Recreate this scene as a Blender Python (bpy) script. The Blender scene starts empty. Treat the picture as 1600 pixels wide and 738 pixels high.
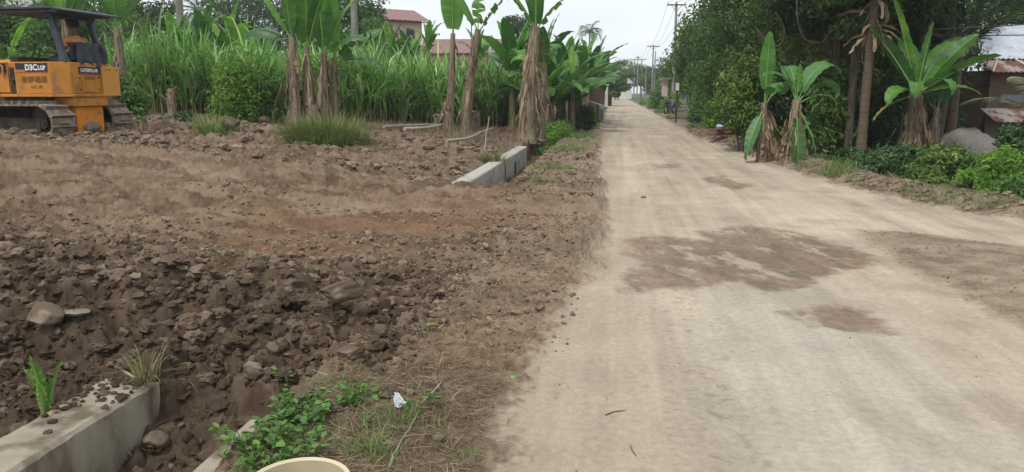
import bpy, bmesh, math, random
import numpy as np
from mathutils import Vector, Matrix
from math import sin, cos, tan, atan, pi, radians

# ------------------------------------------------------------------ camera
SC = bpy.context.scene
COL = SC.collection
F_PX = 1200.0; EYE = 1.6
PITCH = atan((369-143)/F_PX); YAW = atan(162/F_PX*cos(PITCH))
cam_d = bpy.data.cameras.new("camera"); cam = bpy.data.objects.new("camera", cam_d); COL.objects.link(cam)
cam.location = (0, 0, EYE); cam.rotation_euler = (pi/2-PITCH, 0, YAW)
cam_d.sensor_width = 36; cam_d.lens = 36*F_PX/1600
cam_d.clip_start = 0.05; cam_d.clip_end = 3000
SC.camera = cam
# ------------------------------------------------------------------ world and sun
SUN_EL, SUN_AZ = radians(58), radians(205)      # azimuth measured clockwise from +Y
w = bpy.data.worlds.new("World"); SC.world = w; w.use_nodes = True
nt = w.node_tree; N = nt.nodes; Lk = nt.links
N.clear()
wo = N.new('ShaderNodeOutputWorld'); bg = N.new('ShaderNodeBackground'); bg.inputs[1].default_value = 0.088
sky = N.new('ShaderNodeTexSky'); sky.sky_type = 'NISHITA'; sky.sun_disc = False
sky.sun_elevation = SUN_EL; sky.sun_rotation = SUN_AZ; sky.dust_density = 4.0; sky.air_density = 1.0; sky.altitude = 20
tc = N.new('ShaderNodeTexCoord'); nz = N.new('ShaderNodeTexNoise'); nz.inputs['Scale'].default_value = 1.6; nz.inputs['Detail'].default_value = 5
mp = N.new('ShaderNodeMapping'); mp.inputs['Scale'].default_value = (1, 1, 2.6)
Lk.new(tc.outputs['Generated'], mp.inputs[0]); Lk.new(mp.outputs[0], nz.inputs['Vector'])
cr = N.new('ShaderNodeValToRGB'); cr.color_ramp.elements[0].position = .32; cr.color_ramp.elements[0].color = (5.9, 6.5, 7.1, 1)
cr.color_ramp.elements[1].position = .68; cr.color_ramp.elements[1].color = (9.2, 9.5, 9.7, 1)
Lk.new(nz.outputs[0], cr.inputs[0])
mx = N.new('ShaderNodeMixRGB'); mx.inputs[0].default_value = .9
Lk.new(sky.outputs[0], mx.inputs[1]); Lk.new(cr.outputs[0], mx.inputs[2]); Lk.new(mx.outputs[0], bg.inputs[0]); Lk.new(bg.outputs[0], wo.inputs[0])
sd = bpy.data.lights.new("sun", 'SUN'); sd.energy = 1.5; sd.angle = radians(10); sd.color = (1, .955, .88)
sun = bpy.data.objects.new("sun", sd); COL.objects.link(sun)
sv = Vector((sin(SUN_AZ)*cos(SUN_EL), cos(SUN_AZ)*cos(SUN_EL), sin(SUN_EL)))
sun.rotation_euler = sv.to_track_quat('Z', 'Y').to_euler()
vs = SC.view_settings; vs.view_transform = 'Standard'; vs.look = 'None'; vs.gamma = 1; vs.exposure = 0.6; vs.use_curve_mapping = False
SC.render.engine = 'CYCLES'
SC.cycles.max_bounces = 6; SC.cycles.transparent_max_bounces = 8; SC.cycles.volume_bounces = 0
SC.cycles.use_denoising = True
# ------------------------------------------------------------------ projection helpers (photo pixel -> place)
HX = (-sin(YAW), cos(YAW)); RX = (cos(YAW), sin(YAW))
def ray(px, py):
    a = (px-800)/F_PX; b = (369-py)/F_PX; k = b*sin(PITCH)+cos(PITCH)
    return (a*RX[0]+k*HX[0], a*RX[1]+k*HX[1], b*cos(PITCH)-sin(PITCH))
def G(px, py, z=0.0):
    d = ray(px, py); t = (z-EYE)/d[2]; return (d[0]*t, d[1]*t)
def P(px, py, d):
    """point seen at photo pixel (px,py) lying d metres away (horizontally, along the heading)"""
    r = ray(px, py); k = r[0]*HX[0]+r[1]*HX[1]; t = d/k
    return Vector((r[0]*t, r[1]*t, EYE+r[2]*t))
# ------------------------------------------------------------------ numpy noise
def _h(ix, iy, s):
    n = (ix.astype(np.int64)*374761393 + iy.astype(np.int64)*668265263 + s*1442695041) & 0xffffffff
    n = ((n ^ (n >> 13))*1274126177) & 0xffffffff
    n = ((n ^ (n >> 16))*2246822519) & 0xffffffff
    return ((n ^ (n >> 15)) & 0xffffff)/float(0xffffff)
def vnoise(x, y, s=0):
    ix = np.floor(x); iy = np.floor(y); fx = x-ix; fy = y-iy
    fx = fx*fx*(3-2*fx); fy = fy*fy*(3-2*fy)
    a = _h(ix, iy, s); b = _h(ix+1, iy, s); c = _h(ix, iy+1, s); d = _h(ix+1, iy+1, s)
    return (a*(1-fx)+b*fx)*(1-fy)+(c*(1-fx)+d*fx)*fy
def fbm(x, y, s=0, o=4, g=.5):
    t = 0; a = 1; n = 0
    for i in range(o):
        t = t+a*vnoise(x*2**i+i*17.3, y*2**i-i*9.1, s+i); n += a; a *= g
    return t/n*2-1
def clods(x, y, cell, dens, s=0, sq=.8):
    """domes scattered one per cell: height field in metres"""
    x = x+cell*.35*fbm(x/cell*1.7, y/cell*1.7, s+50, 2); y = y+cell*.35*fbm(x/cell*1.7+9, y/cell*1.7, s+51, 2)
    ix = np.floor(x/cell); iy = np.floor(y/cell); out = np.zeros_like(x)
    for dx in (-1, 0, 1):
        for dy in (-1, 0, 1):
            cx, cy = ix+dx, iy+dy
            r1 = _h(cx, cy, s+1); r2 = _h(cx, cy, s+2); r3 = _h(cx, cy, s+3); r4 = _h(cx, cy, s+4)
            px = (cx+.15+.7*r1)*cell; py = (cy+.15+.7*r2)*cell
            rad = cell*(.22+.4*r3)
            q = 1-((x-px)**2+(y-py)**2)/rad**2
            hh = np.where(r4 < dens, rad*sq*np.sqrt(np.maximum(q, 0)), 0)
            out = np.maximum(out, hh)
    return out
def sm(x, a, b):
    t = np.clip((x-a)/(b-a), 0, 1); return t*t*(3-2*t)
def polymask(x, y, pts, soft):
    """1 inside the polygon, soft edge"""
    d = np.full_like(x, 1e9); ins = np.zeros(x.shape, bool); n = len(pts)
    for i in range(n):
        ax, ay = pts[i]; bx, by = pts[(i+1) % n]
        ex, ey = bx-ax, by-ay; L = ex*ex+ey*ey+1e-9
        t = np.clip(((x-ax)*ex+(y-ay)*ey)/L, 0, 1)
        d = np.minimum(d, (x-ax-t*ex)**2+(y-ay-t*ey)**2)
        c = ((ay > y) != (by > y)) & (x < (bx-ax)*(y-ay)/((by-ay) if by != ay else 1e-9)+ax)
        ins ^= c
    d = np.sqrt(d); d = np.where(ins, d, -d)
    return sm(d, -soft, soft)
def PG(l): return [G(*p) for p in l]
RL = np.array([(-5, -.5), (2, -.48), (4, -.53), (5, -.46), (6.7, -.2), (10.4, -.11), (18, -.37), (35, -.58), (90, -.84), (200, -.9), (900, -1)])
RR = np.array([(-50, 60), (9.6, 60), (10.0, 5.6), (10.6, 4.8)] + [(G(*p)[1], G(*p)[0]) for p in ((1400, 313), (1290, 285), (1190, 250), (1090, 217), (1045, 190), (1010, 170))] + [(150, 2.6), (900, 2.6)])
def roadL(y): return np.interp(y, RL[:, 0], RL[:, 1])
def roadR(y): return np.interp(y, RR[:, 0], RR[:, 1])
CHURN = PG([(1335, 358), (1450, 366), (1640, 392), (1700, 540), (1600, 512), (1500, 468), (1420, 425), (1360, 385)])
WET1 = PG([(978, 372), (1050, 368), (1105, 378), (1095, 360), (1160, 350), (1250, 362), (1330, 385), (1375, 405), (1330, 415), (1270, 440), (1200, 455), (1140, 440), (1050, 450), (985, 458), (970, 432), (1010, 410), (972, 395)])
WET2 = PG([(1225, 485), (1310, 475), (1370, 492), (1412, 524), (1340, 520), (1270, 510)])
WET3 = PG([(1095, 280), (1130, 274), (1172, 290), (1150, 297)])
WET4 = PG([(1020, 258), (1065, 256), (1062, 262), (1025, 263)])
RED1 = PG([(330, 352), (700, 322), (985, 338), (930, 358), (700, 385), (400, 375)])
RED2 = PG([(330, 388), (560, 375), (580, 425), (300, 445)])
PALE = [PG([(895, 338), (925, 340), (800, 405), (765, 440), (730, 470), (760, 410)]), PG([(420, 348), (560, 330), (900, 326), (700, 335), (520, 352)]),
        PG([(260, 345), (420, 352), (430, 362), (280, 356)]), PG([(270, 300), (385, 305), (390, 322), (300, 314)]), PG([(0, 245), (60, 246), (60, 252), (0, 252)])]
def Hc(x, y):
    """coarse ground height"""
    x = np.asarray(x, float); y = np.asarray(y, float)
    u = np.clip((-x-2.9)/8, 0, 1.15)
    z = .72*u**.8*sm(y, 3.5, 13)
    z = z+.16*np.exp(-((x+4.6)/2.6)**2)*np.exp(-((y-6.0)/.9)**2)               # heap of clods pushed up beside the near ditch
    z = z-.40*sm(-x, 2.78, 3.1)*sm(-x, 9, 5)*sm(y, 5.2, 3.9)-.08*sm(-x,2.7,2.8)*sm(y,4.3,3.8)                     # hollow behind the near ditch wall
    z = z+.06*np.exp(-((y-17.5-.25*(x+6))/1.0)**2)*sm(-x, 2.9, 4.5)*sm(-x, 14, 10)   # berm in front of the cane
    dn = sm(y, 4.7, 2.6)+sm(y, 12.5, 13.3)*(1-.35*sm(y, 23, 26))
    chan = sm(x, -2.66, -2.58)*sm(x, -1.66, -1.74)
    z = z*(1-chan*np.clip(dn, 0, 1))-.6*chan*np.clip(dn, 0, 1)*sm(y, 60, 45)
    z = z+.17*np.exp(-((x-roadR(y)-.55)/.38)**2)*(y > 9.5)*sm(y, 50, 22)        # low berm on the far side of the road
    z = z-.10*sm(x-roadR(y), .9, 1.8)*(y > 9.5)*sm(y, 60, 30)
    r = np.sqrt(x*x+y*y)
    return z
def Hf(x, y, full=False):
    """ground height with lumps; also the masks used for colour"""
    x = np.asarray(x, float); y = np.asarray(y, float)
    z = Hc(x, y)
    wx = x+.10*fbm(x*1.3, y*1.3, 7, 4)+.03*fbm(x*9, y*9, 70, 3); wy = y+.16*fbm(x*1.3+5, y*1.3, 8, 4)+.04*fbm(x*9, y*9, 71, 3)
    jag = .16*fbm(x*5, y*2.5, 72, 4)+.13*fbm(x*22, y*18, 73, 3)
    road = sm(wx+jag-roadL(wy), -.16, .14)*sm(roadR(wy)-wx+jag, -.12, .1)
    churn = polymask(wx+.1*fbm(x*4, y*4, 3), wy, CHURN, .16)
    wet = np.maximum.reduce([polymask(wx+.12*fbm(x*4, y*7, 31, 5, .65), wy+.16*fbm(x*5, y*5, 32, 5, .65), p, s) for p, s in ((WET1, .10), (WET2, .09), (WET3, .10), (WET4, .08))])
    wet = wet*np.clip(1.05-.75*sm(fbm(x*4.0+y*1.2, y*2.0, 33, 6, .68), .05, .4), 0, 1)
    red = np.maximum(polymask(wx, wy, RED1, .35), polymask(wx, wy, RED2, .3))
    pale = np.maximum.reduce([polymask(wx, wy, p, .12) for p in PALE])
    chan = sm(x, -2.66, -2.58)*sm(x, -1.66, -1.74)
    dn = np.clip(sm(y, 4.7, 2.6)+sm(y, 12.5, 13.3), 0, 1)
    left = sm(-x, -.3, .3)
    loose = np.maximum(left*(1-road), 0)
    verge = sm(x, -1.85, -1.65)*(1-road)*sm(y, 4.7, 3.7)*(x < 0)               # near strip between ditch and road
    heap = sm(-x+.5*(y-5), .9, 2.0)*sm(y+.25*fbm(x*1.5, y, 77, 3), 6.6, 5.6)*(1-verge)
    heap2 = sm(-x, 1.2, 3)*np.exp(-((y-17-.25*(x+6))/1.8)**2)
    near2 = sm(y, 14.5, 12)*sm(y, 6, 7.5)
    z = z+loose*(.035*fbm(x*.9, y*1.6, 11, 4)+.02*fbm(x*1.2, y*4.5, 12, 4)*(1-heap))
    dist = np.sqrt(x*x+y*y)
    c = np.zeros_like(x)
    patch = sm(fbm(x*.7, y*1.4, 14, 3), -.25, .35)
    a_big = loose*(heap*.95+heap2*.75+near2*.18*patch)*(1-.75*verge)
    a_mid = loose*(heap*1.0+heap2*.9+.55*patch+.12)*(1-.6*verge)*(1-.6*pale)*(1-.45*red)
    c = np.maximum(c, clods(x, y, .42, .62, 100, .62)*a_big)
    c = np.maximum(c, .25*c+clods(x+3, y, .21, .75, 110, .7)*a_mid)
    c = c+clods(x, y+3, .105, .8, 120, .55)*np.clip(a_mid+.12*loose*(1-verge)+churn*.4+.15*(1-road)*(1-left), 0, 1)*.75*(1-.6*pale)
    c = c+clods(x, y+7, .05, .8, 130, .6)*np.clip(loose+churn*.7+(1-road)*.6, 0, 1)*.9*(1-.5*pale)
    z = z+c*(1-.25*red)
    z = z+loose*(.042*fbm(x*9, y*13, 60, 5, .62)+.05*heap*fbm(x*5, y*5, 62, 4, .6))*(1-.75*verge)*(1-.35*pale)*(1-.3*red)+(1-road)*.008*fbm(x*30, y*36, 61, 3)
    # right side beyond the road
    rs = (1-road)*(1-left)
    rid = 1-np.abs(fbm(x*1.1+.3*y, y*3.2, 63, 4, .55))*2.2
    z = z+loose*(1-heap)*(1-.85*verge)*sm(y, 5.5, 7.5)*(.11*np.maximum(rid, -.3)+.05*np.maximum(1-np.abs(fbm(x*2.6, y*6.5, 64, 4, .6))*2.4, -.3))*(1-.6*pale)*(1-.35*red)
    wl = (np.abs(x+2.6) < .75) & (y > 12.2) & (y < 22)
    z = np.where(wl, np.minimum(z, .0+.5*np.maximum(0, -2.75-x)+.6*np.maximum(0,x+1.7)), z)
    capm = (x > -7) & (x < -1.86) & (y < 6)
    z = np.where(capm, np.minimum(z, -.07+.45*np.maximum(0, -2.95-x)+1.1*np.maximum(0, y-3.86)), z)
    z = z+rs*(.03*fbm(x*1.5, y*1.5, 21, 4)+.05*fbm(x*6, y*8, 28, 5, .6)+clods(x, y, .3, .45, 140, .5)*.6)
    z = z+churn*(.035*np.abs(fbm(x*3.5-y*1.2, y*7, 22, 3))+.008*fbm(x*14, y*14, 23, 3))
    # the road: ruts along it, tiny stones, damp scars
    rut = .010*(np.exp(-((x-.55-.1*np.sin(y*.2))/.16)**2)+np.exp(-((x-2.15-.12*np.sin(y*.17))/.18)**2))
    tread = .003*np.sin(y*42+x*6)*np.exp(-((x-.35-.03*y)/.12)**2)
    z = z+road*(.010*fbm(x*1.1, y*.5, 24, 4)+.0012*fbm(x*6, y*2, 25, 2)-rut+tread*.5)
    z = z+road*clods(x, y, .11, .10, 150, .28)*sm(dist, 16, 8)*sm(fbm(x*.8, y*.5, 26, 2), -.3, .4)
    z = z-road*wet*(.012-.016*np.abs(fbm(x*9+y*3, y*3, 27, 4)))
    if not full: return z
    return z, dict(road=road, churn=churn, wet=wet, red=red, pale=pale, chan=chan*dn, verge=verge, heap=heap, heap2=heap2, left=left, clod=c, rs=rs)
def H(x, y): return float(Hf(np.array([x]), np.array([y]))[0])
def HC(x, y): return float(Hc(np.array([x]), np.array([y]))[0])
def hit(px, py):
    """where the sight line through a photo pixel meets the coarse ground"""
    r = ray(px, py); t = np.geomspace(1.2, 260, 3000)
    X, Y, Z = r[0]*t, r[1]*t, EYE+r[2]*t
    k = np.nonzero(Z < Hf(X, Y))[0]
    i = k[0] if len(k) else -1
    return Vector((X[i], Y[i], float(Z[i])))
def at(px, d, dz=0.0):
    """place on the ground in photo column px at depth d"""
    p = P(px, 190, d); return Vector((p.x, p.y, H(p.x, p.y)+dz))
# ------------------------------------------------------------------ materials
def new_mat(name):
    m = bpy.data.materials.new(name); m.use_nodes = True; return m, m.node_tree.nodes, m.node_tree.links, m.node_tree.nodes['Principled BSDF']
def mat(name, c1, c2=None, scale=6, rough=.8, bump=0, bscale=40, metal=0, detail=5, stretch=(1, 1, 1), spec=.3, c3=None, s3=2, t3=.6, rnd=.12, coord='Object'):
    m, n, l, b = new_mat(name)
    c2 = c2 or tuple(min(1, v*1.35) for v in c1)
    t = n.new('ShaderNodeTexCoord'); mpg = n.new('ShaderNodeMapping'); mpg.inputs['Scale'].default_value = stretch
    l.new(t.outputs[coord], mpg.inputs[0])
    z = n.new('ShaderNodeTexNoise'); z.inputs['Scale'].default_value = scale; z.inputs['Detail'].default_value = detail; l.new(mpg.outputs[0], z.inputs['Vector'])
    r = n.new('ShaderNodeValToRGB'); r.color_ramp.elements[0].position = .33; r.color_ramp.elements[1].position = .67
    r.color_ramp.elements[0].color = (*c1, 1); r.color_ramp.elements[1].color = (*c2, 1); l.new(z.outputs[0], r.inputs[0]); out = r.outputs[0]
    if c3:
        z3 = n.new('ShaderNodeTexNoise'); z3.inputs['Scale'].default_value = s3; z3.inputs['Detail'].default_value = 7; l.new(mpg.outputs[0], z3.inputs['Vector'])
        r3 = n.new('ShaderNodeValToRGB'); r3.color_ramp.elements[0].position = t3-.06; r3.color_ramp.elements[1].position = t3+.06; l.new(z3.outputs[0], r3.inputs[0])
        x = n.new('ShaderNodeMixRGB'); l.new(r3.outputs[0], x.inputs[0]); l.new(out, x.inputs[1]); x.inputs[2].default_value = (*c3, 1); out = x.outputs[0]
    if rnd:
        oi = n.new('ShaderNodeObjectInfo'); mr = n.new('ShaderNodeMapRange'); mr.inputs['To Min'].default_value = 1-rnd; mr.inputs['To Max'].default_value = 1+rnd
        l.new(oi.outputs['Random'], mr.inputs[0]); hs = n.new('ShaderNodeHueSaturation'); l.new(mr.outputs[0], hs.inputs['Value']); l.new(out, hs.inputs['Color']); out = hs.outputs[0]
    l.new(out, b.inputs['Base Color']); b.inputs['Roughness'].default_value = rough; b.inputs['Metallic'].default_value = metal
    b.inputs['Specular IOR Level'].default_value = spec
    if bump:
        zb = n.new('ShaderNodeTexNoise'); zb.inputs['Scale'].default_value = bscale; zb.inputs['Detail'].default_value = 6; l.new(mpg.outputs[0], zb.inputs['Vector'])
        bp = n.new('ShaderNodeBump'); bp.inputs['Strength'].default_value = .7; bp.inputs['Distance'].default_value = bump; l.new(zb.outputs[0], bp.inputs['Height']); l.new(bp.outputs[0], b.inputs['Normal'])
    return m
def leafmat(name, c1, c2, c3=None, rough=.5, trans=.3, veins=False, spec=.35, rnd=.12):
    """leaf surface: colour runs from c1 to c2 with the per-leaf attribute tint"""
    m, n, l, b = new_mat(name)
    a = n.new('ShaderNodeAttribute'); a.attribute_name = 'tint'
    r = n.new('ShaderNodeValToRGB'); r.color_ramp.elements[0].color = (*c1, 1); r.color_ramp.elements[1].color = (*c2, 1)
    if c3: e = r.color_ramp.elements.new(.86); e.color = (*c2, 1); r.color_ramp.elements[2].color = (*c3, 1)
    l.new(a.outputs['Fac'], r.inputs[0]); out = r.outputs[0]
    if veins:
        uv = n.new('ShaderNodeTexCoord'); mpg = n.new('ShaderNodeMapping'); mpg.inputs['Scale'].default_value = (60, 1.2, 1); l.new(uv.outputs['UV'], mpg.inputs[0])
        z = n.new('ShaderNodeTexNoise'); z.inputs['Scale'].default_value = 1; z.inputs['Detail'].default_value = 3; l.new(mpg.outputs[0], z.inputs['Vector'])
        mr = n.new('ShaderNodeMapRange'); mr.inputs['From Min'].default_value = .3; mr.inputs['From Max'].default_value = .7; mr.inputs['To Min'].default_value = .72; mr.inputs['To Max'].default_value = 1.28; l.new(z.outputs[0], mr.inputs[0])
        hs = n.new('ShaderNodeHueSaturation'); l.new(mr.outputs[0], hs.inputs['Value']); l.new(out, hs.inputs['Color']); out = hs.outputs[0]
        bp = n.new('ShaderNodeBump'); bp.inputs['Strength'].default_value = .5; bp.inputs['Distance'].default_value = .01; l.new(z.outputs[0], bp.inputs['Height']); l.new(bp.outputs[0], b.inputs['Normal'])
    oi = n.new('ShaderNodeObjectInfo'); mr = n.new('ShaderNodeMapRange'); mr.inputs['To Min'].default_value = 1-rnd; mr.inputs['To Max'].default_value = 1+rnd
    l.new(oi.outputs['Random'], mr.inputs[0]); hs = n.new('ShaderNodeHueSaturation'); l.new(mr.outputs[0], hs.inputs['Value']); l.new(out, hs.inputs['Color']); out = hs.outputs[0]
    l.new(out, b.inputs['Base Color']); b.inputs['Roughness'].default_value = rough; b.inputs['Specular IOR Level'].default_value = spec
    tr = n.new('ShaderNodeBsdfTranslucent'); l.new(out, tr.inputs[0]); mxs = n.new('ShaderNodeMixShader'); mxs.inputs[0].default_value = trans
    l.new(b.outputs[0], mxs.inputs[1]); l.new(tr.outputs[0], mxs.inputs[2]); l.new(mxs.outputs[0], n['Material Output'].inputs[0])
    return m
# ------------------------------------------------------------------ object helpers
def tag(o, label=None, cat=None, group=None, kind=None):
    if label: o['label'] = label
    if cat: o['category'] = cat
    if group: o['group'] = group
    if kind: o['kind'] = kind
    return o
def thing(name, label, cat, loc=(0, 0, 0), rz=0, group=None):
    o = bpy.data.objects.new(name, None); COL.objects.link(o); o.location = loc; o.rotation_euler = (0, 0, rz); o.empty_display_size = .2
    return tag(o, label, cat, group)
def link(name, me, parent=None, loc=(0, 0, 0)):
    o = bpy.data.objects.new(name, me); COL.objects.link(o); o.location = loc
    if parent: o.parent = parent
    return o
def npmesh(name, V, Fq, mats, tint=None, uv=None, midx=None, smooth=False):
    V = np.asarray(V, np.float32).reshape(-1, 3); Fq = np.asarray(Fq, np.int32); k = Fq.shape[1]
    me = bpy.data.meshes.new(name); me.vertices.add(len(V)); me.vertices.foreach_set('co', V.ravel())
    me.loops.add(Fq.size); me.loops.foreach_set('vertex_index', Fq.ravel())
    me.polygons.add(len(Fq)); me.polygons.foreach_set('loop_start', np.arange(0, Fq.size, k, dtype=np.int32))
    try: me.polygons.foreach_set('loop_total', np.full(len(Fq), k, np.int32))
    except Exception: pass
    if midx is not None: me.polygons.foreach_set('material_index', np.asarray(midx, np.int32))
    me.polygons.foreach_set('use_smooth', np.full(len(Fq), bool(smooth)))
    me.update(calc_edges=True)
    if tint is not None:
        a = me.attributes.new('tint', 'FLOAT', 'POINT'); a.data.foreach_set('value', np.asarray(tint, np.float32).ravel())
    if uv is not None:
        u = me.uv_layers.new(name='UVMap'); u.data.foreach_set('uv', np.asarray(uv, np.float32)[Fq.ravel()].ravel())
    for m_ in (mats if isinstance(mats, (list, tuple)) else [mats]): me.materials.append(m_)
    return me
class MB:
    """collects shapes into one mesh"""
    def __init__(s): s.v = []; s.f = []; s.m = []; s.sm = []
    def add(s, vs_, fs, mi=0, smooth=False):
        o = len(s.v); s.v += [tuple(v) for v in vs_]; s.f += [tuple(i+o for i in f) for f in fs]; s.m += [mi]*len(fs); s.sm += [smooth]*len(fs); return s
    def box(s, x0, x1, y0, y1, z0, z1, mi=0, M=None):
        vs_ = [Vector((x, y, z)) for z in (z0, z1) for y in (y0, y1) for x in (x0, x1)]
        if M is not None: vs_ = [M @ v for v in vs_]
        return s.add(vs_, [(0, 2, 3, 1), (4, 5, 7, 6), (0, 1, 5, 4), (2, 6, 7, 3), (0, 4, 6, 2), (1, 3, 7, 5)], mi)
    def prism(s, poly, axis, a, b, mi=0):
        """extrude 2-D outline (ccw) along axis from a to b; poly coords are the two other axes in order"""
        def mk(p, t):
            return {'x': (t, p[0], p[1]), 'y': (p[0], t, p[1]), 'z': (p[0], p[1], t)}[axis]
        n = len(poly); vs_ = [mk(p, a) for p in poly]+[mk(p, b) for p in poly]
        fs = [tuple(range(n)), tuple(range(2*n-1, n-1, -1))]+[(i, i+n, (i+1) % n+n, (i+1) % n) for i in range(n)]
        return s.add(vs_, fs, mi)
    def tube(s, pts, rad, seg=8, mi=0, cap=True, smooth=True, jit=0, rg=None):
        pts = [Vector(p) for p in pts]; n = len(pts)
        if not isinstance(rad, (list, tuple)): rad = [rad]*n
        up = Vector((0, 0, 1)); vs_ = []
        d0 = (pts[1]-pts[0]).normalized(); a = d0.cross(up if abs(d0.z) < .9 else Vector((1, 0, 0))).normalized()
        for i, p in enumerate(pts):
            d = (pts[min(i+1, n-1)]-pts[max(i-1, 0)]).normalized(); a = (a-d*a.dot(d)).normalized(); b = d.cross(a)
            for k in range(seg):
                t = 2*pi*k/seg; r = rad[i]*(1+(rg.uniform(-jit, jit) if rg else 0)); vs_.append(p+a*cos(t)*r+b*sin(t)*r)
        fs = [(i*seg+k, i*seg+(k+1) % seg, (i+1)*seg+(k+1) % seg, (i+1)*seg+k) for i in range(n-1) for k in range(seg)]
        s.add(vs_, fs, mi, smooth)
        if cap: s.add(vs_[:seg], [tuple(range(seg-1, -1, -1))], mi); s.add(vs_[-seg:], [tuple(range(seg))], mi)
        return s
    def build(s, name, mats, parent=None, loc=(0, 0, 0), bevel=0):
        me = bpy.data.meshes.new(name); me.from_pydata(s.v, [], s.f); me.polygons.foreach_set('material_index', s.m); me.polygons.foreach_set('use_smooth', s.sm)
        for m_ in (mats if isinstance(mats, (list, tuple)) else [mats]): me.materials.append(m_)
        me.update(); o = link(name, me, parent, loc)
        if bevel:
            b = o.modifiers.new('bevel', 'BEVEL'); b.width = bevel; b.segments = 2; b.limit_method = 'ANGLE'; b.angle_limit = radians(40)
        return o
def copy_tree(o, parent=None):
    c = o.copy(); COL.objects.link(c)
    if parent is not None: c.parent = parent
    for ch in o.children: copy_tree(ch, c)
    return c
def ribbons(Pt, az, el, L, droop, W, seg=4, prof=None, rg=None, fold=0.0, twist=0.0):
    """vectorised arching strips. returns V, F, tint"""
    n = len(Pt); Pt = np.asarray(Pt, float); az = np.broadcast_to(az, n).astype(float); el = np.broadcast_to(el, n).astype(float).copy()
    L = np.broadcast_to(L, n); W = np.broadcast_to(W, n); droop = np.broadcast_to(droop, n)
    prof = prof or (lambda t: np.sin(np.clip(t*.92+.08, 0, 1)*pi)**.7 if False else (1-t)**.6)
    V = np.zeros((n, seg+1, 2, 3)); p = Pt.copy(); tw = np.broadcast_to(twist, n)
    for i in range(seg+1):
        t = i/seg
        sx, sy = -np.sin(az), np.cos(az)
        ca, sa = np.cos(tw), np.sin(tw)
        nx, ny, nz_ = -np.sin(el)*np.cos(az), -np.sin(el)*np.sin(az), np.cos(el)
        S = np.stack([sx*ca+nx*sa, sy*ca+ny*sa, nz_*sa], 1)
        hw = (W*prof(t)*.5)[:, None]
        V[:, i, 0] = p-S*hw; V[:, i, 1] = p+S*hw
        d = np.stack([np.cos(el)*np.cos(az), np.cos(el)*np.sin(az), np.sin(el)], 1)
        p = p+d*(L/seg)[:, None]; el = el-droop/seg*(.5+t)
    base = (np.arange(n)*(seg+1)*2)[:, None, None]
    i = np.arange(seg)[None, :, None]*2
    Fq = (base+i+np.array([0, 1, 3, 2])[None, None, :]).reshape(-1, 4)
    tint = np.repeat((rg or np.random.RandomState(1)).rand(n), (seg+1)*2)
    return V.reshape(-1, 3), Fq, tint
def joinv(parts):
    V, Fq, T = [], [], []; o = 0
    for v, f, t in parts: V.append(v); Fq.append(f+o); T.append(t); o += len(v)
    return np.concatenate(V), np.concatenate(Fq), np.concatenate(T)
def leafcloud(n, C, R, size, rg, up=.35, aspect=.45, inner=.45, droop=.0, fold=.12, flat=None):
    """n leaves spread over the shells of blobs C (k,3) with radii R (k,3)"""
    C = np.asarray(C, float); R = np.asarray(R, float)
    wgt = (R.prod(1))**.67; k = rg.choice(len(C), n, p=wgt/wgt.sum())
    d = rg.normal(size=(n, 3)); d /= np.linalg.norm(d, axis=1)[:, None]
    rr = inner+(1.08-inner)*rg.rand(n)**.7
    pos = C[k]+R[k]*d*rr[:, None]
    nrm = d*.7+rg.normal(size=(n, 3))*.55; nrm[:, 2] += up; nrm /= np.linalg.norm(nrm, axis=1)[:, None]
    t = rg.normal(size=(n, 3)); t[:, 2] -= droop; t -= nrm*(t*nrm).sum(1)[:, None]; t /= np.linalg.norm(t, axis=1)[:, None]
    s = np.cross(nrm, t); L = size*(.6+.8*rg.rand(n))[:, None]; Wd = L*aspect
    a = pos-t*L*.5; b = pos-t*L*.05+s*Wd*.5+nrm*L*fold; c = pos+t*L*.5-nrm*L*fold*.6; e = pos-t*L*.05-s*Wd*.5+nrm*L*fold
    V = np.stack([a, b, c, e], 1).reshape(-1, 3); Fq = np.arange(4*n).reshape(n, 4)
    ct = rg.rand(len(C)); tint = np.repeat(np.clip(.5*rg.rand(n)+.5*ct[k], 0, 1), 4)
    return V, Fq, tint
RG = np.random.RandomState(7); rnd = random.Random(11)
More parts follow.
